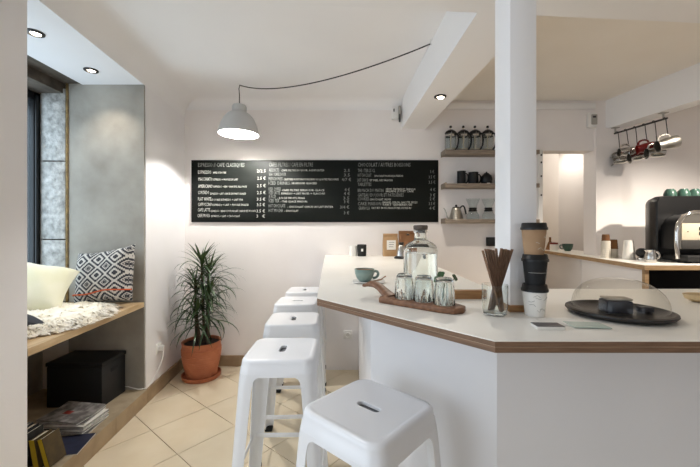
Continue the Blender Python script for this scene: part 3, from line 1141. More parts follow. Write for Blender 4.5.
def book(loc, rz, lean, th, d, h, cover, label, spine=None):
    t = thing('book', label, 'book', loc, 0, 'books standing on the niche step', (0, math.radians(lean), math.radians(rz)))
    part('cover', cover, t, box, 0, 0.0025, 0, d, 0, h)
    part('cover', cover, t, box, th - 0.0025, th, 0, d, 0, h)
    part('spine', spine or cover, t, box, 0.0026, th - 0.0026, 0, 0.003, 0, h)
    part('pages', 'pages', t, box, 0.0028, th - 0.0028, 0.0035, d - 0.004, 0.003, h - 0.004)
    return t
book((-1.668, 1.665, 0.106), 0, 0, 0.020, 0.13, 0.185, 'book_grey', 'grey upright book beside the near pier')
book((-1.644, 1.665, 0.106), 0, 0, 0.026, 0.13, 0.182, 'book_black', 'thick black upright book between grey and slim black books')
book((-1.614, 1.67, 0.106), 0, -1, 0.018, 0.13, 0.172, 'book_black', 'slim black upright book next to the yellow ones')
book((-1.560, 1.70, 0.106), 0, -10, 0.030, 0.10, 0.145, 'book_brown', 'yellow spined book leaning on the black books', 'book_yellow')
book((-1.512, 1.71, 0.106), 0, -16, 0.026, 0.10, 0.145, 'book_brown', 'outer yellow spined book leaning furthest over', 'book_yellow')

# ------------------------------------------------------------------ potted dracaena
pp = thing('potted_plant', 'spiky dragon tree in a ribbed terracotta pot in the corner', 'plant', (-1.305, 3.035, 0.0))
prof = [(0.0, 0.022), (0.125, 0.022), (0.130, 0.026)]
for i in range(14):
    z0 = 0.03 + 0.30 * i / 14
    r = 0.132 + 0.046 * math.sin(min(1, (i + 0.5) / 12) * PI / 2) - (0.006 if i > 11 else 0)
    prof += [(r, z0), (r + 0.0022, z0 + 0.010), (r, z0 + 0.019)]
prof += [(0.176, 0.333), (0.177, 0.342), (0.170, 0.345), (0.162, 0.340), (0.160, 0.30)]
bm = B()
lathe(bm, prof, 48)
bmesh.ops.scale(bm, vec=(0.92, 0.92, 0.93), verts=bm.verts)
obj('pot', bm, 'terracotta', pp)
bm = B()
lathe(bm, [(0.0, 0.0), (0.148, 0.0), (0.158, 0.010), (0.164, 0.036), (0.158, 0.038), (0.150, 0.018), (0.0, 0.014)], 44)
obj('saucer', bm, 'terracotta', pp)
bm = B()
lathe(bm, [(0.0, 0.297), (0.08, 0.300), (0.151, 0.295)], 36)
obj('soil', bm, 'soil', pp)
canes = [((0.02, 0.0), (0.005, -0.01), 1.04), ((-0.05, 0.02), (-0.05, -0.01), 0.86), ((0.06, -0.02), (0.075, -0.04), 0.76), ((0.0, -0.04), (-0.01, -0.07), 0.60), ((0.03, 0.03), (0.055, 0.01), 0.96)]
for (bx_, by_), (tx, ty), h in canes:
    bm = B()
    tube(bm, bez((bx_, by_, 0.30), (bx_ * 1.2, by_, 0.45), (tx, ty, h - 0.2), (tx, ty, h), 8), 0.013, 8, [0.014 - 0.0005 * k for k in range(9)])
    obj('cane', bm, 'cane', pp)


def leaf_mesh(L, droop, w, name, m):
    bm = B()
    n = 8
    prev = None
    p = Vector((0, 0, 0))
    a = 0.0
    rows = []
    for i in range(n + 1):
        t = i / n
        ww = w * (0.55 + 0.9 * t if t < 0.35 else 0.865 * (1 - ((t - 0.35) / 0.65) ** 1.7)) + 0.0004
        a = droop * t * t
        nrm = Vector((-math.sin(a), 0, math.cos(a)))
        rows.append([bm.verts.new(p + Vector((0, -ww, 0)) + nrm * ww * 0.35), bm.verts.new(p), bm.verts.new(p + Vector((0, ww, 0)) + nrm * ww * 0.35)])
        p = p + Vector((math.cos(a), 0, -math.sin(a))) * (L / n)
    for r0, r1 in zip(rows, rows[1:]):
        for k in (0, 1):
            f = bm.faces.new((r0[k], r0[k + 1], r1[k + 1], r1[k]))
            f.smooth = True
    me = bpy.data.meshes.new(name)
    bm.to_mesh(me)
    bm.free()
    me.materials.append(MATS[m])
    return me
LM = [leaf_mesh(L, dr, w, 'leaf', m) for L, dr, w, m in ((0.33, 1.5, 0.0105, 'leaf_dark'), (0.36, 1.9, 0.0105, 'leaf_dark'), (0.30, 0.9, 0.010, 'leaf_mid'), (0.35, 2.3, 0.011, 'leaf_dark'), (0.24, 0.45, 0.009, 'leaf_mid'))]
rnd = random.Random(4)
for (bx_, by_), (tx, ty), h in canes:
    nl = {1.04: 76, 0.96: 58, 0.86: 58, 0.76: 58, 0.60: 46}[h]
    for k in range(nl):
        f = k / nl
        el = math.radians(64 - 84 * f + rnd.uniform(-14, 14))
        az = k * 2.39996 + rnd.uniform(-0.3, 0.3)
        me = LM[4] if f < 0.15 else (LM[2] if f < 0.35 else LM[rnd.choice((0, 1, 3))])
        o = bpy.data.objects.new('leaf', me)
        C.objects.link(o)
        o.parent = pp
        zz = h - 0.26 * f * (1 if h > 0.6 else 0.6) + rnd.uniform(-0.01, 0.01)
        wx, wy = tx + 0.012 * math.cos(az), ty + 0.012 * math.sin(az)
        sc = rnd.uniform(0.78, 1.05)
        # keep the tips off the two walls
        dirx, diry = math.cos(az), math.sin(az)
        if dirx < -0.4:
            sc *= 0.80
        if diry > 0.4:
            sc *= 0.80
        o.location = (wx, wy, zz)
        o.rotation_euler = (rnd.uniform(-0.3, 0.3), -el, az)
        o.scale = (sc, sc, sc)
        for _try in range(14):
            Mx = Matrix.LocRotScale(o.location, o.rotation_euler, o.scale)
            pts_ = [Mx @ v.co + pp.location for v in me.vertices]
            if all(q.x > xw(q.y) + 0.008 and q.y < D - 0.012 and q.z > 0.05 for q in pts_):
                break
            if _try < 7:
                o.scale = [c_ * 0.94 for c_ in o.scale]
            else:
                o.rotation_euler[2] += 0.55

# ------------------------------------------------------------------ wall shelves and brewing gear
SH = D - 0.0
shelves = {}
for zt, lb, dep in ((2.004, 'upper', 0.15), (1.700, 'middle', 0.15), (1.375, 'lower', 0.15)):
    t = thing('wall_shelf', 'narrow wooden wall shelf, %s one of three, with %s' % (lb, {'upper': 'plunger coffee pots', 'middle': 'black jugs', 'lower': 'kettle and glass drippers'}[lb]), 'shelf', (1.295, D, zt), 0, 'wooden shelves beside the menu board')
    part('board', 'shelf_wood', t, box, -0.42, 0.42, -dep, -0.001, -0.022, 0.0, bev=0.002)
    part('front_lip', 'shelf_wood', t, box, -0.42, 0.42, -dep - 0.012, -dep - 0.0005, -0.026, 0.012, bev=0.002)
    part('end_cap', 'shelf_wood', t, box, -0.432, -0.4205, -dep - 0.012, -0.001, -0.026, 0.022, bev=0.002)
    shelves[lb] = zt


def french_press():
    t = thing('french_press', '', 'coffee press')
    bm = B()
    lathe(bm, [(0.0, 0.012), (0.044, 0.012), (0.046, 0.02), (0.046, 0.165), (0.044, 0.165), (0.044, 0.022), (0.0, 0.016)], 24)
    obj('beaker', bm, 'glass_thin', t)
    bm = B()
    lathe(bm, [(0.047, 0.0), (0.0485, 0.002), (0.0485, 0.018), (0.047, 0.02)], 24)
    for k in range(4):
        a = k * PI / 2 + 0.75
        x, y = 0.0475 * math.cos(a), 0.0475 * math.sin(a)
        tube(bm, [(x, y, 0.0), (x, y, 0.165)], 0.003, 6)
    lathe(bm, [(0.0468, 0.135), (0.0485, 0.136), (0.0485, 0.150), (0.0468, 0.151)], 24)
    obj('frame', bm, 'steel', t)
    bm = B()
    lathe(bm, [(0.0, 0.196), (0.02, 0.192), (0.042, 0.178), (0.049, 0.168), (0.049, 0.160), (0.0, 0.160)], 24)
    obj('lid', bm, 'black_plastic', t)
    bm = B()
    cyl(bm, (0, 0, 0.03), (0, 0, 0.212), 0.005, n=8)
    lathe(bm, [(0.0, 0.028), (0.041, 0.028), (0.041, 0.036), (0.0, 0.036)], 20)
    p = obj('plunger', bm, 'cream_panel', t)
    bm = B()
    lathe(bm, [(0.0, 0.206), (0.009, 0.209), (0.012, 0.217), (0.009, 0.226), (0.0, 0.229)], 14)
    obj('knob', bm, 'black_plastic', p)
    bm = B()
    tube(bm, bez((0.047, 0, 0.155), (0.085, 0, 0.16), (0.09, 0, 0.04), (0.047, 0, 0.022), 10), 0.0075, 8)
    obj('handle', bm, 'black_plastic', t)
    return t


zt = shelves['upper']
fp = french_press()
fp.location = (0.935, D - 0.075, zt)
fp.scale = (1.06, 1.06, 1.12)
fp.rotation_euler = (0, 0, math.radians(-50))
fp['group'] = 'plunger coffee pots on the upper shelf'
fp['label'] = 'black and glass plunger coffee pot at the free end of the upper shelf'
dup(fp, (1.052, D - 0.075, zt), math.radians(-50), 'plunger coffee pot second from the free end of the upper shelf')
dup(fp, (1.160, D - 0.075, zt), math.radians(-50), 'plunger coffee pot third from the free end of the upper shelf')
dup(fp, (1.278, D - 0.075, zt), math.radians(-50), 'plunger coffee pot closest to the pillar on the upper shelf')

zt = shelves['middle']
def black_jug(x, r, h, label, handle=True):
    t = thing('black_jug', label, 'jug', (x, D - 0.075, zt), 0, 'black vessels on the middle shelf')
    bm = B()
    lathe(bm, [(0.0, 0.0), (r * 0.95, 0.0), (r, 0.006), (r, h * 0.93), (r * 1.05, h), (r * 0.98, h), (r * 0.94, h * 0.93), (r * 0.94, 0.01), (0, 0.01)], 24)
    obj('body', bm, 'black_matt', t)
    if handle:
        bm = B()
        tube(bm, bez((r, 0, h * 0.85), (r + 0.035, 0, h * 0.9), (r + 0.035, 0, h * 0.2), (r, 0, h * 0.2), 8), 0.006, 8)
        obj('handle', bm, 'black_matt', t)
    return t
black_jug(1.035, 0.038, 0.135, 'tall black jug first on the middle shelf')
black_jug(1.145, 0.044, 0.125, 'wide black jug second on the middle shelf')
t = thing('black_teapot', 'round black pot third on the middle shelf', 'pot', (1.268, D - 0.075, zt), 0, 'black vessels on the middle shelf')
bm = B()
lathe(bm, [(0.0, 0.0), (0.03, 0.0), (0.048, 0.03), (0.052, 0.06), (0.045, 0.092), (0.028, 0.108), (0.0, 0.110)], 24)
obj('body', bm, 'black_plastic', t)
bm = B()
lathe(bm, [(0.0, 0.108), (0.026, 0.109), (0.02, 0.118), (0.007, 0.121), (0.008, 0.130), (0.0, 0.132)], 18)
obj('lid', bm, 'black_plastic', t)
part('badge', 'plastic_white', t, box, -0.016, 0.016, -0.05, -0.046, 0.012, 0.022, bev=0.001)
black_jug(1.40, 0.045, 0.125, 'black jug half hidden by the pillar on the middle shelf', False)

zt = shelves['lower']
k = thing('gooseneck_kettle', 'steel gooseneck kettle with a black handle on the lower shelf', 'kettle', (0.985, D - 0.078, zt))
bm = B()
pr = [(0.0, 0.0), (0.062, 0.0), (0.066, 0.004)]
for i in range(6):
    r = 0.066 - 0.0045 * i
    pr += [(r, 0.006 + i * 0.017), (r + 0.0015, 0.012 + i * 0.017), (r - 0.003, 0.022 + i * 0.017)]
pr += [(0.038, 0.118), (0.034, 0.122), (0.0, 0.124)]
lathe(bm, pr, 28)
obj('body', bm, 'steel_brushed', k)
bm = B()
lathe(bm, [(0.034, 0.122), (0.030, 0.128), (0.012, 0.132), (0.0, 0.133)], 20)
lathe(bm, [(0.0, 0.132), (0.008, 0.134), (0.011, 0.142), (0.008, 0.149), (0.0, 0.150)], 14)
obj('lid', bm, 'black_plastic', k)
bm = B()
tube(bm, bez((-0.058, 0, 0.02), (-0.10, 0, 0.015), (-0.085, 0, 0.105), (-0.118, 0, 0.118), 12), 0.006, 8, [0.009 - 0.0004 * i for i in range(13)])
obj('spout', bm, 'steel_brushed', k)
bm = B()
tube(bm, bez((0.036, 0, 0.118), (0.07, 0, 0.16), (0.078, 0, 0.135), (0.092, 0, 0.062), 12), 0.009, 8, flat=0.8)
obj('handle', bm, 'black_plastic', k)


def dripper(x, label):
    t = thing('glass_dripper', label, 'dripper', (x, D - 0.078, zt), 0, 'glass drippers on the lower shelf')
    bm = B()
    lathe(bm, [(0.0, 0.0), (0.05, 0.0), (0.056, 0.01), (0.056, 0.05), (0.036, 0.088), (0.024, 0.104), (0.03, 0.122), (0.062, 0.205), (0.060, 0.205), (0.028, 0.122), (0.022, 0.104), (0.034, 0.087), (0.054, 0.05), (0.054, 0.011), (0.0, 0.004)], 24)
    obj('carafe', bm, 'glass_thin', t)
    bm = B()
    lathe(bm, [(0.037, 0.088), (0.040, 0.092), (0.032, 0.106), (0.038, 0.120), (0.034, 0.122), (0.0255, 0.105)], 20, close=True)
    obj('collar', bm, 'black_plastic', t)
    return t
dripper(1.140, 'glass dripper carafe with black collar beside the kettle')
dripper(1.285, 'glass dripper carafe with black collar beside the pillar')

t = thing('wall_box', 'small black box on the wall under the lower shelf', 'box', (1.335, D, 1.18))
part('housing', 'black_matt', t, box, -0.045, 0.05, -0.05, -0.001, -0.042, 0.042, bev=0.006)
part('front_plate', 'black_plastic', t, box, -0.036, 0.041, -0.054, -0.0505, -0.033, 0.033, bev=0.002)

# ------------------------------------------------------------------ things on the bar
Z0 = TOPZ + 0.0004
# black jar and white cup by the wall
t = thing('black_jar', 'black jar with a small white mark beside the white beaker', 'jar', (0.108, 3.13, Z0))
bm = B()
lathe(bm, [(0.0, 0.0), (0.036, 0.0), (0.039, 0.004), (0.042, 0.09), (0.042, 0.104), (0.036, 0.106), (0.0, 0.106)], 24)
obj('body', bm, 'black_matt', t)
part('mark', 'plastic_white', t, box, -0.008, 0.010, -0.0415, -0.0385, 0.045, 0.068)
t = thing('white_beaker', 'plain white beaker beside the black jar on the bar', 'cup', (0.030, 3.16, Z0))
bm = B()
lathe(bm, [(0.0, 0.0), (0.034, 0.0), (0.036, 0.004), (0.039, 0.095), (0.037, 0.095), (0.034, 0.008), (0.0, 0.006)], 24)
obj('body', bm, 'porcelain', t)


def coffee_bag(loc, rz, w, d, h, m, label, lab):
    t = thing('coffee_bag', label, 'bag', loc, math.radians(rz), 'kraft coffee bags on the bar')
    bm = B()
    rings = []
    for z_, kx, ky in ((0, 1, 1), (0.01, 1.02, 1.05), (h * 0.5, 1.03, 1.05), (h * 0.78, 1.0, 0.8), (h * 0.92, 1.0, 0.18), (h, 1.0, 0.10)):
        rings.append(rrect(w / 2 * kx, d / 2 * ky, min(0.012, d / 2 * ky * 0.9), z_, 4))
    loft(bm, rings, True, True, True)
    obj('body', bm, m, t)
    part('fold', m, t, box, -w / 2, w / 2, -0.012, 0.010, h - 0.022, h + 0.004, bev=0.003)
    if lab:
        part('label_paper', 'paper_white', t, box, -0.038, 0.042, -d / 2 * 1.05 - 0.006, -d / 2 * 1.05 + 0.001, h * 0.30, h * 0.72)
        bm = B()
        for i in range(3):
            box(bm, -0.02, 0.02 + 0.004 * i, -d / 2 * 1.05 - 0.0066, -d / 2 * 1.05 - 0.006, h * 0.42 + i * 0.02, h * 0.42 + i * 0.02 + 0.005)
        obj('label_print', bm, 'print_grey', t)
    else:
        part('valve', 'plastic_dark', t, cyl, (0.01, -d / 2 * 0.55, h * 0.84), (0.01, -d / 2 * 0.40, h * 0.86), 0.014, n=14)
    return t
coffee_bag((0.366, 3.13, Z0), 3, 0.132, 0.07, 0.20, 'kraft', 'pale kraft coffee bag with a white label', True)
coffee_bag((0.513, 3.12, Z0), -6, 0.145, 0.075, 0.225, 'kraft_brown', 'darker brown coffee bag standing beside the labelled one', False)
t = thing('hand_grinder', 'small steel coffee grinder with black base before the bags', 'grinder', (0.425, 2.86, Z0))
bm = B()
lathe(bm, [(0.0, 0.0), (0.058, 0.0), (0.060, 0.008), (0.045, 0.022), (0.0, 0.024)], 24)
obj('base', bm, 'black_plastic', t)
bm = B()
lathe(bm, [(0.040, 0.022), (0.036, 0.05), (0.022, 0.105), (0.018, 0.11), (0.0, 0.111)], 24)
obj('body', bm, 'steel', t)
bm = B()
lathe(bm, [(0.0, 0.110), (0.016, 0.112), (0.022, 0.126), (0.018, 0.134), (0.0, 0.136)], 16)
obj('knob', bm, 'black_plastic', t)


def cup_profile(r, h):
    return [(0.0, 0.0), (r * 0.52, 0.0), (r * 0.58, h * 0.06), (r * 0.80, h * 0.28), (r * 0.95, h * 0.62), (r, h), (r * 0.94, h), (r * 0.89, h * 0.62), (r * 0.74, h * 0.30), (r * 0.5, h * 0.10), (0.0, h * 0.09)]


def handle(bm, r, h, sz=1.0):
    tube(bm, bez((r * 0.93, 0, h * 0.80), (r * 0.95 + 0.034 * sz, 0, h * 0.98), (r * 0.95 + 0.03 * sz, 0, h * 0.18), (r * 0.80, 0, h * 0.28), 10), 0.0042, 8, flat=1.4)


# coffee cup on a white saucer with spoon
t = thing('saucer', 'flat white rounded saucer under the green coffee cup', 'saucer', (0.085, 1.56, Z0))
bm = B()
loft(bm, [rrect(0.055, 0.040, 0.02, 0.0), rrect(0.072, 0.056, 0.026, 0.005), rrect(0.072, 0.056, 0.026, 0.0075), rrect(0.055, 0.040, 0.02, 0.004)], True, True, True)
obj('dish', bm, 'porcelain', t)
t = thing('coffee_cup', 'grey green glazed coffee cup filled with coffee on a saucer', 'cup', (0.066, 1.565, Z0 + 0.0042))
bm = B()
lathe(bm, cup_profile(0.0455, 0.056), 32)
obj('bowl', bm, 'cup_glaze', t)
bm = B()
handle(bm, 0.0455, 0.056, 0.8)
obj('handle', bm, 'cup_glaze', t)
bm = B()
lathe(bm, [(0.0, 0.0525), (0.0425, 0.0525)], 28)
obj('coffee', bm, 'coffee', t)
t = thing('teaspoon', 'small copper coloured spoon lying beside the coffee cup', 'spoon', (0.128, 1.54, Z0 + 0.0115))
bm = B()
tube(bm, [(-0.028, -0.012, 0.0), (-0.01, -0.006, 0.001), (0.012, 0.004, 0.004), (0.024, 0.010, 0.012), (0.032, 0.014, 0.017)], 0.003, 8, [0.002, 0.0035, 0.0045, 0.003, 0.0045], flat=0.7)
obj('stem', bm, 'copper', t)
bm = B()
lathe(bm, [(0.0, -0.003), (0.006, -0.0015), (0.008, 0.001), (0.0, 0.0)], 14, Matrix.Translation((-0.034, -0.014, 0)))
obj('bowl', bm, 'copper', t)

# wooden serving board with a curved handle
sb = thing('serving_board', 'dark wooden serving board with a curved handle carrying the glasses', 'serving board', (0.128, 1.150, Z0), math.atan2(-0.151, 0.176))
bm = B()
L_ = 0.262
poly = [(-0.008, -0.044), (0.20, -0.046), (0.245, -0.038), (0.262, -0.010), (0.255, 0.022), (0.22, 0.040), (0.0, 0.044), (-0.016, 0.03), (-0.02, -0.02)]
prism(bm, poly, 0.0, 0.017, bev=0.003)
obj('board', bm, 'walnut', sb)
bm = B()
hp = bez((0.012, 0.006, 0.012), (-0.03, 0.012, 0.022), (-0.06, 0.024, 0.062), (-0.108, 0.020, 0.040), 14)
rings = []
for i, p in enumerate(hp):
    s = i / 14
    w = 0.030 - 0.014 * math.sin(min(1, s * 1.5) * PI / 2) + 0.008 * s * s * 1.4
    th = 0.0105 if s < 0.9 else 0.007
    d = (hp[min(i + 1, 14)] - hp[max(i - 1, 0)]).normalized()
    y = Vector((0, 0, 1)).cross(d).normalized()
    nz = d.cross(y)
    rings.append([p + y * (w * math.cos(2 * PI * q / 12)) + nz * (th * math.sin(2 * PI * q / 12)) for q in range(12)])
loft(bm, rings, True, True, True)
obj('handle', bm, 'walnut', sb)

# upturned tumblers on the board
u_ = Vector((0.176, -0.151)).normalized()
base = Vector((0.128, 1.150))
def tumbler(tpos, off, label, flip=True):
    p = base + u_ * tpos + Vector((-u_.y, u_.x)) * off
    t = thing('tumbler', label, 'glass', (p.x, p.y, Z0 + 0.0172), 0, 'clear tumblers upside down on the serving board')
    h = 0.078
    pr = [(0.031, 0.0), (0.0315, 0.002), (0.029, 0.05), (0.0255, 0.072), (0.021, h), (0.0, h), (0.0, h - 0.008), (0.019, h - 0.009), (0.0235, 0.066), (0.027, 0.048), (0.0295, 0.002)]
    bm = B()
    lathe(bm, pr, 40, close=True)
    for v in bm.verts:          # shallow flutes around the lower wall
        r_ = math.hypot(v.co.x, v.co.y)
        if r_ > 0.0285 - 0.0 and 0.001 < v.co.z < 0.06:
            k_ = 1 + 0.035 * math.cos(10 * math.atan2(v.co.y, v.co.x))
            v.co.x *= k_
            v.co.y *= k_
    obj('wall', bm, 'glass_solid', t)
    return t
tumbler(0.060, 0.004, 'upturned clear tumbler nearest the curved handle of the serving board')
tumbler(0.128, 0.006, 'upturned clear tumbler in the middle of the serving board')
tumbler(0.198, 0.002, 'upturned clear tumbler at the broad end of the serving board')

# big glass bottle of water with cork
t = thing('water_bottle', 'large clear glass bottle of water with a stopper', 'bottle', (0.258, 1.262, Z0))
prb = [(0.0, 0.0), (0.050, 0.0), (0.059, 0.006), (0.0615, 0.02), (0.0615, 0.160), (0.0595, 0.172), (0.053, 0.183), (0.041, 0.192), (0.029, 0.197), (0.0235, 0.202), (0.022, 0.21), (0.022, 0.226), (0.026, 0.228), (0.026, 0.234), (0.0215, 0.236)]
inn = [(0.018, 0.236), (0.0178, 0.204), (0.027, 0.193), (0.039, 0.188), (0.0505, 0.179), (0.0562, 0.170), (0.0578, 0.159), (0.0578, 0.02), (0.054, 0.010), (0.0, 0.008)]
bm = B()
lathe(bm, prb + inn, 40)
obj('glass', bm, 'glass_solid', t)
bm = B()
lathe(bm, [(0.0, 0.0085), (0.0538, 0.0105), (0.0575, 0.0205), (0.0575, 0.152), (0.0, 0.152)], 40)
obj('water', bm, 'water', t)
bm = B()
lathe(bm, [(0.0, 0.226), (0.0165, 0.226), (0.0172, 0.2365), (0.0255, 0.238), (0.0265, 0.250), (0.024, 0.254), (0.0, 0.255)], 24)
obj('stopper', bm, 'stopper', t)

# green sprigs in a little vase
t = thing('sprig_vase', 'round green leaf sprigs in a small glass vase behind the tumblers', 'vase', (0.318, 1.135, Z0))
bm = B()
lathe(bm, [(0.0, 0.0), (0.018, 0.0), (0.021, 0.004), (0.019, 0.05), (0.0175, 0.05), (0.019, 0.006), (0.0, 0.005)], 20)
obj('glass', bm, 'glass_thin', t)
for i, (x, z_, tilt) in enumerate(((-0.022, 0.092, -0.5), (0.004, 0.070, 0.5), (0.026, 0.080, 0.9), (-0.032, 0.075, -0.9), (0.012, 0.062, 1.1))):
    bm = B()
    y = (-0.012, 0.01, 0.0, -0.004, 0.016)[i]
    tube(bm, [(x * 0.2, y * 0.2, 0.008), (x * 0.5, y, z_ * 0.7), (x, y, z_)], 0.0013, 5)
    s = obj('stem', bm, 'sprig', t)
    bm = B()
    for q in range(4):
        a = q * PI / 2 + i
        lathe(bm, [(0.0, 0.0015), (0.006, 0.001), (0.0078, -0.001), (0.0, -0.002)], 10, Matrix.Translation((x, y, z_)) @ Matrix.Rotation(tilt, 4, 'Y') @ Matrix.Rotation(0.6, 4, 'X') @ Matrix.Translation((0.006 * math.cos(a), 0.006 * math.sin(a), 0.002)))
    obj('leaf', bm, 'sprig', s)

# wooden batten behind the glasses
t = obj('wood_batten', (lambda b_: (box(b_, -0.055, 0.052, -0.011, 0.011, 0, 0.030, 0.0015), b_)[1])(B()), 'oak')
tag(t, 'short oak batten lying on the bar beside the pillar', 'batten')
t.location = (0.408, 1.19, Z0)

# glass with wooden stirrers
GX, GY = 0.405, 0.965
t = thing('stirrer_glass', 'clear glass tumbler holding long wooden sticks', 'glass', (GX, GY, Z0))
bm = B()
lathe(bm, [(0.0, 0.0), (0.026, 0.0), (0.031, 0.004), (0.0345, 0.03), (0.0345, 0.085), (0.0330, 0.085), (0.0328, 0.03), (0.0295, 0.008), (0.0, 0.007)], 32)
obj('wall', bm, 'glass_solid', t)
rnd = random.Random(21)
sticks = []
for i in range(6):
    sticks.append((0.010 + 0.003 * i, -0.040 + 0.0085 * i))
for i in range(6):
    sticks.append((-0.018 + 0.004 * i, 0.020 + 0.0072 * i))
names = ['first', 'second', 'third', 'fourth', 'fifth', 'sixth']
for i, (x0, x1) in enumerate(sticks):
    y0 = y1 = (-0.0155 if i < 6 else 0.0015) + 0.0027 * (i % 6)
    p0 = Vector((x0 * 0.9, y0, 0.0115))
    p1 = Vector((x1, y1, 0.183 + rnd.uniform(-0.004, 0.004)))
    d = (p1 - p0)
    M = Matrix.Translation(p0) @ frame_at(p0, d)
    bm = B()
    box(bm, -0.0066, 0.0066, -0.0012, 0.0012, 0, d.length, 0.0006, 1, M)
    o = obj('wooden_stirrer', bm, 'stick_wood')
    o.location = (GX, GY, Z0)
    fan = 'towards the bottle' if i < 6 else 'towards the pillar'
    tag(o, 'wooden stirrer leaning %s, %s of its fan in the glass' % (fan, names[i % 6]), 'stirrer', 'wooden stirrers in the glass')

# three stacked paper cups
CX, CY = 0.511, 0.955


def paper_cup(z, h, m, label, deco):
    t = thing('paper_cup', label, 'paper cup', (CX + (0.0, 0.001, -0.002)[deco], CY, Z0 + z), 0.3 * deco, 'takeaway cups stacked before the pillar')
    bm = B()
    lathe(bm, [(0.0, 0.003), (0.0232, 0.003), (0.0238, 0.0), (0.0245, 0.0), (0.0315, h), (0.0, h)], 32)
    obj('body', bm, m, t)
    bm = B()
    lathe(bm, [(0.0317, h - 0.004), (0.0342, h - 0.004), (0.0345, h + 0.002), (0.0325, h + 0.004), (0.0310, h + 0.014), (0.0295, h + 0.0155), (0.027, h + 0.0115), (0.0, h + 0.0115)], 32)
    obj('lid', bm, 'black_plastic', t)
    rr = lambda zz: 0.0245 + (0.0315 - 0.0245) * zz / h + 0.0003
    bm = B()
    if deco in (0, 2):
        mk = 'cup_line' if deco == 2 else 'cup_mark'
        rn = random.Random(5 + deco)
        for _ in range(9 if deco == 0 else 5):
            a = rn.uniform(-2.6, -0.4)
            zz = rn.uniform(0.012, h - 0.014)
            p = [Vector((rr(zz + dz) * math.cos(a + da), rr(zz + dz) * math.sin(a + da), zz + dz)) for da, dz in ((0, 0), (rn.uniform(0.15, 0.4), rn.uniform(-0.006, 0.006)), (rn.uniform(0.3, 0.6), rn.uniform(-0.005, 0.010)))]
            tube(bm, p, 0.0006, 5)
        obj('line_drawing', bm, mk, t)
    else:
        p = [Vector((rr(0.036) * math.cos(a), rr(0.036) * math.sin(a), 0.036)) for a in [-PI + 0.2 + 0.12 * i for i in range(22)]]
        tube(bm, p, 0.0006, 5)
        for cxx, czz, rad in ((-0.95, 0.022, 0.006), (-0.75, 0.034, 0.005), (-1.0, 0.044, 0.004)):
            q = []
            for i in range(11):
                a = cxx + rad / 0.032 * math.cos(2 * PI * i / 10)
                zz = czz + rad * math.sin(2 * PI * i / 10)
                q.append(Vector((rr(zz) * math.cos(a), rr(zz) * math.sin(a), zz)))
            tube(bm, q, 0.0005, 5)
        obj('line_drawing', bm, 'cup_mark', t)
    return t
paper_cup(0.0, 0.072, 'paper_white', 'white paper cup with black lid at the bottom of the stack', 0)
paper_cup(0.0845, 0.070, 'black_matt', 'black paper cup with thin line drawing in the middle of the stack', 1)
paper_cup(0.167, 0.074, 'kraft_cup', 'kraft brown paper cup with black lid on top of the stack', 2)

# leaflets
t = tag(obj('leaflet', (lambda b_: (box(b_, -0.055, 0.055, -0.035, 0.035, 0, 0.0015), b_)[1])(B()), 'paper_white'), 'white leaflet under the edge of the cup stack', 'leaflet', 'leaflets on the bar')
t.location = (0.545, 0.885, Z0)
t.rotation_euler = (0, 0, math.radians(-16))
t = thing('leaflet_pad', 'small pad of dark printed cards near the bar edge', 'cards', (0.478, 0.835, Z0), math.radians(-3))
part('cards', 'paper_white', t, box, -0.032, 0.032, -0.018, 0.018, 0, 0.007, bev=0.0005)
part('top_card', 'leaflet_dark', t, box, -0.032, 0.032, -0.018, 0.018, 0.0072, 0.0082)
t = tag(obj('leaflet', (lambda b_: (box(b_, -0.042, 0.042, -0.027, 0.027, 0, 0.0015), b_)[1])(B()), 'leaflet_green'), 'pale green leaflet between the dark cards and the cake dome', 'leaflet', 'leaflets on the bar')
t.location = (0.585, 0.852, Z0 + 0.0016)
t.rotation_euler = (0, 0, math.radians(-6))

# cake dome
DX, DY = 0.750, 0.965
t = thing('cake_stand', 'round black cake plate under the glass dome', 'cake plate', (DX, DY, Z0))
bm = B()
lathe(bm, [(0.0, 0.0), (0.105, 0.0), (0.122, 0.006), (0.127, 0.012), (0.126, 0.016), (0.119, 0.0175), (0.112, 0.013), (0.0, 0.013)], 56)
obj('plate', bm, 'dome_base', t)
t = thing('cake_dome', 'clear glass dome over the round black cake plate', 'dome', (DX, DY, Z0 + 0.0135))
bm = B()
pr = [(0.110, 0.0), (0.1105, 0.012)]
for i in range(1, 13):
    a = PI / 2 * i / 12
    pr.append((0.1105 * math.cos(a) ** 0.8 if i < 12 else 0.0, 0.012 + 0.076 * math.sin(a)))
lathe(bm, pr, 56)
obj('bell', bm, 'glass_dome', t)
t = thing('cake_slice', 'dark cake piece with pale icing under the dome', 'cake', (DX - 0.028, DY - 0.028, Z0 + 0.0135), math.radians(-10))
part('sponge', 'cake_dark', t, box, -0.032, 0.030, -0.024, 0.024, 0, 0.034, bev=0.004)
part('icing', 'icing', t, box, -0.028, 0.034, -0.016, 0.026, 0.0342, 0.040, bev=0.003)
t = tag(obj('cake_crumb', (lambda b_: (box(b_, -0.016, 0.018, -0.012, 0.012, 0, 0.016, 0.004), b_)[1])(B()), 'cake_dark'), 'small dark leftover of cake at the dome wall', 'cake')
t.location = (DX + 0.048, DY - 0.030, Z0 + 0.0135)
t = thing('wooden_scoop', 'pale wooden scoop poking in at the end of the bar', 'scoop', (1.165, 1.14, Z0))
bm = B()
lathe(bm, [(0.0, 0.0), (0.02, 0.0), (0.034, 0.010), (0.038, 0.024), (0.034, 0.024), (0.028, 0.012), (0.0, 0.006)], 24, Matrix.Diagonal((1.5, 1, 1, 1)))
obj('bowl', bm, 'beige_wood', t)
bm = B()
tube(bm, [(0.045, 0, 0.018), (0.09, 0, 0.022), (0.18, 0.01, 0.020)], 0.008, 8)
obj('handle', bm, 'beige_wood', t)

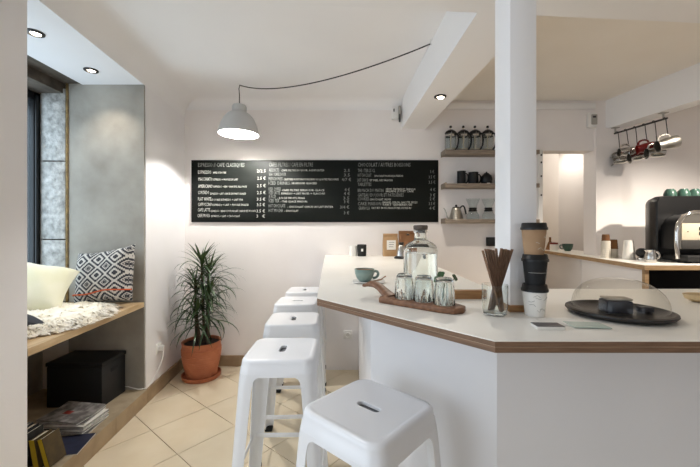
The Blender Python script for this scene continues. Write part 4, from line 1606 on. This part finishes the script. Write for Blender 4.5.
# ------------------------------------------------------------------ back counter with the coffee machine
BC = [(1.99, 2.33), (3.7, 2.33), (3.7, D - 0.003), (2.565, D - 0.003), (2.565, D - 0.04), (2.31, D - 0.04), (2.31, D + 0.143), (2.64, D + 0.143), (2.64, 4.2), (2.31, 4.2)]
t = thing('service_worktop', 'narrow service worktop with a plywood edge behind the bar', 'worktop', (1.99, 2.33, 0))
OFF = Matrix.Translation((-1.99, -2.33, 0))
part('laminate', 'laminate', t, prism, BC, TOPZ - 0.003, TOPZ, M=OFF)
part('board', 'ply_light', t, prism, BC, TOPZ - 0.034, TOPZ - 0.003, M=OFF)
t = thing('service_cabinet', 'white service cabinet with an open plywood bay under the coffee machine', 'cabinet', (1.99, 2.33, 0))
side = [(2.01, 2.36), (2.05, 2.36), (2.05, D - 0.05), (2.135, D - 0.05)]
part('side_panel', 'panel_white', t, prism, [(2.02, 2.37), (2.04, 2.37), (2.185, D - 0.05), (2.165, D - 0.05)], 0, TOPZ - 0.0345, M=OFF)
part('side_panel', 'panel_white', t, prism, [(2.195, D + 0.0), (2.215, D + 0.0), (2.345, 4.18), (2.325, 4.18)], 0, TOPZ - 0.0345, M=OFF)
part('upright', 'ply_light', t, box, 2.005, 2.032, 2.345, 2.369, 0, TOPZ - 0.0345, M=OFF)
part('upright', 'ply_light', t, box, 3.66, 3.69, 2.345, 2.369, 0, TOPZ - 0.0345, M=OFF)
part('back_panel', 'void_shade', t, box, 2.25, 3.68, D - 0.09, D - 0.06, 0, TOPZ - 0.0345, M=OFF)
part('shelf_board', 'void_shade', t, box, 2.20, 3.655, 2.40, D - 0.10, 0.62, 0.64, M=OFF)

# paper cup towers
def cup_tower(x, y, label, parts, taper=0.0):
    t = thing('cup_tower', label, 'paper cups', (x, y, Z0), 0, 'stacked paper cups on the service worktop')
    z = 0.0
    for nm, r0, r1, h, m, n in parts:
        bm = B()
        pr = [(0.0, z)]
        for i in range(n):
            a = z + h * i / n
            b_ = z + h * (i + 1) / n
            ra = r0 + (r1 - r0) * i / n
            pr += [(ra, a), (ra + 0.0012, a + 0.002), (ra + 0.0012, a + 0.005), (ra - 0.001, a + 0.006)]
        pr += [(r1 - 0.001, z + h), (0.0, z + h)]
        lathe(bm, pr, 24)
        obj(nm, bm, m, t)
        z += h
    return t
cup_tower(2.172, 2.93, 'tallest paper cup tower with cream cups and brown cups on top', [('cream_cups', 0.036, 0.034, 0.145, 'cup_line', 9), ('brown_cups', 0.030, 0.026, 0.055, 'kraft_brown', 3)])
cup_tower(2.262, 2.965, 'shorter paper cup tower with brown upper half', [('cream_cups', 0.036, 0.034, 0.075, 'cup_line', 5), ('brown_cups', 0.034, 0.028, 0.08, 'kraft_brown', 5)])
cup_tower(2.262, 2.80, 'tapered tower of white upturned paper cups', [('white_cups', 0.046, 0.032, 0.155, 'paper_white', 1)])
t = thing('tamper', 'black round knobbed tamper beside the steel pitcher', 'tamper', (2.300, 2.72, Z0))
bm = B()
lathe(bm, [(0.0, 0.0), (0.028, 0.0), (0.028, 0.018), (0.012, 0.024), (0.0, 0.024)], 20)
obj('foot', bm, 'steel', t)
bm = B()
lathe(bm, [(0.010, 0.024), (0.030, 0.032), (0.040, 0.055), (0.034, 0.08), (0.016, 0.092), (0.0, 0.094)], 24)
obj('grip', bm, 'black_plastic', t)


def pitcher_shape(t, r, h, m, band=False):
    bm = B()
    pr = [(0.0, 0.0), (r * 0.96, 0.0), (r, 0.006), (r, h * 0.35), (r * 0.92, h * 0.6), (r * 0.78, h * 0.82), (r * 0.84, h), (r * 0.82, h), (r * 0.75, h * 0.82), (r * 0.89, h * 0.6), (r * 0.97, h * 0.35), (r * 0.95, 0.01), (0.0, 0.006)]
    lathe(bm, pr, 28)
    for v in bm.verts:      # pouring lip
        if v.co.z > h * 0.9 and v.co.x < -r * 0.5:
            v.co.x -= 0.012
    obj('body', bm, m, t)
    bm = B()
    tube(bm, bez((r * 0.78, 0, h * 0.86), (r * 0.8 + 0.045, 0, h * 0.95), (r * 0.8 + 0.045, 0, h * 0.25), (r * 0.98, 0, h * 0.28), 12), 0.004, 8, flat=2.0)
    obj('handle', bm, m, t)
t = thing('milk_pitcher', 'small steel milk pitcher standing on the service worktop', 'pitcher', (2.205, 2.53, Z0))
pitcher_shape(t, 0.036, 0.09, 'steel')

# espresso machine
em = thing('coffee_machine', 'large black and chrome espresso machine on the service worktop', 'coffee machine', (2.75, 2.70, Z0))
bm = B()
rings = []
for y, k, kx in ((-0.075, 0.985, 0.985), (-0.068, 1.0, 1.0), (-0.01, 1.0, 1.0), (0.19, 1.0, 0.66), (0.20, 0.985, 0.64)):
    ring = []
    hx, hz, r = 0.405 * kx, 0.235 * k, 0.05
    for p in rrect(hx, hz, r, 0, 8):
        bulge = 0.022 * (1 - (p.y / hz) ** 2) * (1 if p.x < 0 else -1)
        ring.append(Vector((p.x - bulge, y, p.y + 0.262)))
    rings.append(ring)
loft(bm, rings, True, True, True)
obj('body', bm, 'black_plastic', em)
bm = B()
box(bm, -0.37, 0.37, -0.27, 0.05, 0.012, 0.055, 0.008)
obj('drip_tray', bm, 'black_matt', em)
for sx in (-0.30, 0.30):
    part('foot', 'rubber', em, cyl, (sx, -0.2, 0), (sx, -0.2, 0.013), 0.02, n=14)
bm = B()
arch = [Vector((-0.392, -0.22, 0.03)), Vector((-0.402, -0.22, 0.12)), Vector((-0.402, -0.22, 0.22)), Vector((-0.390, -0.22, 0.285)), Vector((-0.355, -0.22, 0.335)), Vector((-0.285, -0.22, 0.365)), Vector((0.25, -0.22, 0.372)), Vector((0.34, -0.22, 0.345)), Vector((0.395, -0.22, 0.27)), Vector((0.395, -0.22, 0.03))]
tube(bm, arch, 0.014, 10)
obj('chrome_frame', bm, 'chrome', em)
bm = B()
ring0 = [(-0.388, 0.10), (0.385, 0.10), (0.385, 0.27), (0.34, 0.335), (0.25, 0.36), (-0.285, 0.352), (-0.345, 0.325), (-0.383, 0.27)]
loft(bm, [[Vector((x, -0.215, z_)) for x, z_ in ring0], [Vector((x, -0.078, z_)) for x, z_ in ring0]], True, True, True, smooth=False)
obj('front_housing', bm, 'black_plastic', em)
bm = B()
loft(bm, [[Vector((x * 0.99, -0.2200, z_)) for x, z_ in ring0], [Vector((x * 0.99, -0.2152, z_)) for x, z_ in ring0]], True, True, True, smooth=False)
obj('front_plate', bm, 'steel_brushed', em)
part('control_panel', 'cream_panel', em, box, -0.368, 0.37, -0.2235, -0.2202, 0.165, 0.285, bev=0.003)
bm = B()
box(bm, -0.368, 0.37, -0.2225, -0.2202, 0.10, 0.160, 0.002)
obj('lower_grille', bm, 'plastic_dark', em)
for gx in (-0.225, 0.225):
    for ix in range(2):
        for iz in range(2):
            part('button', 'black_plastic', em, box, gx - 0.02 + ix * 0.045, gx + 0.005 + ix * 0.045, -0.2275, -0.2236, 0.20 + iz * 0.035, 0.224 + iz * 0.035, bev=0.002)
    bm = B()
    cyl(bm, (gx + 0.05, -0.255, 0.09), (gx + 0.05, -0.255, 0.165), 0.034, n=20)
    gh = obj('group_head', bm, 'chrome', em)
    bm = B()
    tube(bm, [(gx + 0.05, -0.28, 0.085), (gx + 0.03, -0.36, 0.08)], 0.012, 10)
    obj('handle', bm, 'black_plastic', gh)
part('indicator', 'plastic_dark', em, cyl, (-0.325, -0.2265, 0.225), (-0.325, -0.223, 0.225), 0.004, n=10)
ztop = Z0 + 0.499
def green_cup(name, loc, rot, label, grp, r=0.042, h=0.058):
    t = thing(name, label, 'cup', loc, 0, grp, rot)
    bm = B()
    lathe(bm, cup_profile(r, h), 28)
    obj('bowl', bm, 'green_glaze', t)
    bm = B()
    handle(bm, r, h)
    obj('handle', bm, 'green_glaze', t)
    return t
GG = 'green cups warming on the coffee machine'
for i, (x, y, lb) in enumerate(((2.505, 2.70, 'first green cup upturned on the coffee machine, at its rounded corner'), (2.602, 2.69, 'second green cup upturned on the coffee machine'), (2.700, 2.70, 'third green cup upturned on the coffee machine, at the frame edge'))):
    green_cup('green_cup', (x, y, ztop + 0.0585), (PI, 0, math.radians(80 + 8 * i)), lb, GG)
t = thing('black_ledge_tray', 'flat black tray beside the green cups on the machine', 'tray', (2.82, 2.69, ztop))
part('dish', 'black_matt', t, box, -0.06, 0.10, -0.05, 0.03, 0.0, 0.022, bev=0.006)
part('rim', 'black_plastic', t, box, -0.062, 0.102, -0.052, 0.032, 0.0225, 0.026, bev=0.001)
green_cup('green_cup', (2.46, 3.90, Z0), (0, 0, math.radians(150)), 'green cup standing on the worktop in the lit doorway', 'green cups warming on the coffee machine', 0.055, 0.08)
# assorted jars by the doorway
t = thing('spice_tin', 'small white tin with dark lid beside the doorway cup', 'tin', (2.375, 4.02, Z0))
bm = B()
lathe(bm, [(0, 0), (0.04, 0), (0.042, 0.005), (0.042, 0.07), (0, 0.07)], 20)
obj('body', bm, 'plastic_white', t)
bm = B()
lathe(bm, [(0, 0.07), (0.044, 0.0705), (0.044, 0.09), (0, 0.095)], 20)
obj('lid', bm, 'red_enamel', t)
t = thing('dark_funnel', 'dark upturned funnel leaning beside the white tin', 'funnel', (2.40, 4.14, Z0), 0, None, (0.0, 0.0, 0))
bm = B()
lathe(bm, [(0.05, 0.0), (0.046, 0.01), (0.02, 0.09), (0.012, 0.10), (0.012, 0.15), (0.009, 0.15), (0.009, 0.10), (0.044, 0.008)], 20)
obj('cone', bm, 'kraft_brown', t)
bm = B()
tube(bm, [(0.04, 0, 0.02), (0.075, 0, 0.05), (0.03, 0, 0.075)], 0.005, 6)
obj('handle', bm, 'kraft_brown', t)
# low cream cupboard in the back room
t = thing('cream_cupboard', 'low cream cupboard in the lit back room', 'cupboard', (2.30, 5.05, 0))
part('body', 'cabinet_cream', t, box, -0.6, 0.355, -0.2, 0.2, 0, 1.50, bev=0.004)
part('top', 'cabinet_cream', t, box, -0.61, 0.358, -0.21, 0.2, 1.502, 1.53, bev=0.003)
for a, b_ in ((-0.59, -0.13), (-0.12, 0.34)):
    d_ = part('door', 'cabinet_cream', t, box, a, b_, -0.215, -0.2015, 0.06, 1.47, bev=0.003)
    part('knob', 'plastic_dark', d_, cyl, (a + 0.05, -0.235, 0.9), (a + 0.05, -0.2155, 0.9), 0.012, n=12)

# ------------------------------------------------------------------ pitcher rail under the beam
def railp(y):
    return 2.475 + 0.187 * (D - y)
RZ = 2.195
t = thing('pitcher_rail', 'dark metal rail fixed under the beam for hanging pitchers', 'rail', (railp(3.2), 3.2, RZ))
o0 = Vector((railp(3.2), 3.2, RZ))
def rp(y, z=0.0):
    return Vector((railp(y), y, RZ + z)) - o0
bm = B()
tube(bm, [rp(3.24), rp(2.79)], 0.0075, 10)
obj('bar', bm, 'plastic_dark', t)
for y in (3.23, 2.82):
    part('bracket', 'plastic_grey', t, cyl, rp(y), rp(y, 0.0545), 0.007, n=8)
    p = rp(y, 0.0545)
    part('bracket_plate', 'plastic_grey', t, box, p.x - 0.03, p.x + 0.03, p.y - 0.02, p.y + 0.02, p.z - 0.006, p.z, bev=0.002)
PL = [(3.215, 0.044, 0.125, 'steel', 'steel pitcher hanging at the wall end of the rail', 2),
      (3.135, 0.043, 0.12, 'steel', 'second steel pitcher from the wall on the rail', 2),
      (3.055, 0.044, 0.125, 'steel', 'shiny steel pitcher hanging just behind the red one', 2),
      (2.975, 0.043, 0.12, 'red_enamel', 'dark red pitcher hanging in the middle of the rail', -8),
      (2.895, 0.046, 0.12, 'steel', 'steel pitcher hanging just before the red one', 2),
      (2.812, 0.050, 0.145, 'steel_brushed', 'largest brushed steel pitcher at the near end of the rail', 2)]
for i, (y, r, h, m, lb, yaw) in enumerate(PL):
    p = Vector((railp(y), y, RZ))
    xd = 0.055 * (i in (0, 2, 4))
    hk = thing('rail_hook', 'S shaped hook on the rail, %s from the wall end' % ['first', 'second', 'third', 'fourth', 'fifth', 'sixth'][i], 'hook', p, 0, 'metal hooks on the pitcher rail')
    bm = B()
    tube(bm, [(-0.011, 0, -0.002), (-0.008, 0, 0.009), (0.002, 0, 0.0125), (0.011, 0, 0.006), (0.0125, 0, -0.006), (0.020, 0, -0.07), (0.028, 0, -0.120 - xd), (0.022, 0, -0.133 - xd), (0.010, 0, -0.133 - xd), (0.006, 0, -0.120 - xd)], 0.0032, 6)
    obj('wire', bm, 'plastic_dark', hk)
    # pitcher hangs from the top of its handle, belly tipping down and outwards
    hx, hz = r * 0.8 + 0.034, h * 0.42
    tilt = math.radians(-98 + 6 * math.sin(i * 2.1))
    rot = Matrix.Rotation(math.radians(yaw - 14), 4, 'Z') @ Matrix.Rotation(tilt, 4, 'Y')
    hang = p + Vector((0.016, 0, -0.127 - xd))
    pos = hang - (rot @ Vector((hx, 0, hz)))
    t = thing('hanging_pitcher', lb, 'pitcher', pos, 0, 'pitchers hanging under the beam', rot.to_euler())
    pitcher_shape(t, r, h, m)

# shop window frame beside the camera and shop front behind it
bm = B()
for y in (-1.25, -0.25, 0.79):
    box(bm, -1.60, -1.54, y, y + 0.06, 0.25, 2.4)
for z_ in (0.25, 2.34):
    box(bm, -1.60, -1.54, -1.25, 0.85, z_, z_ + 0.06)
w2 = struct('window_2', bm, 'black_frame')
bm = B()
for x in (-1.1, 0.26, 1.62, 2.94):
    box(bm, x, x + 0.06, NEAR - 0.09, NEAR - 0.03, 0.3, 2.4)
for z_ in (0.3, 2.34):
    box(bm, -1.1, 3.0, NEAR - 0.09, NEAR - 0.03, z_, z_ + 0.06)
struct('window_3', bm, 'black_frame')
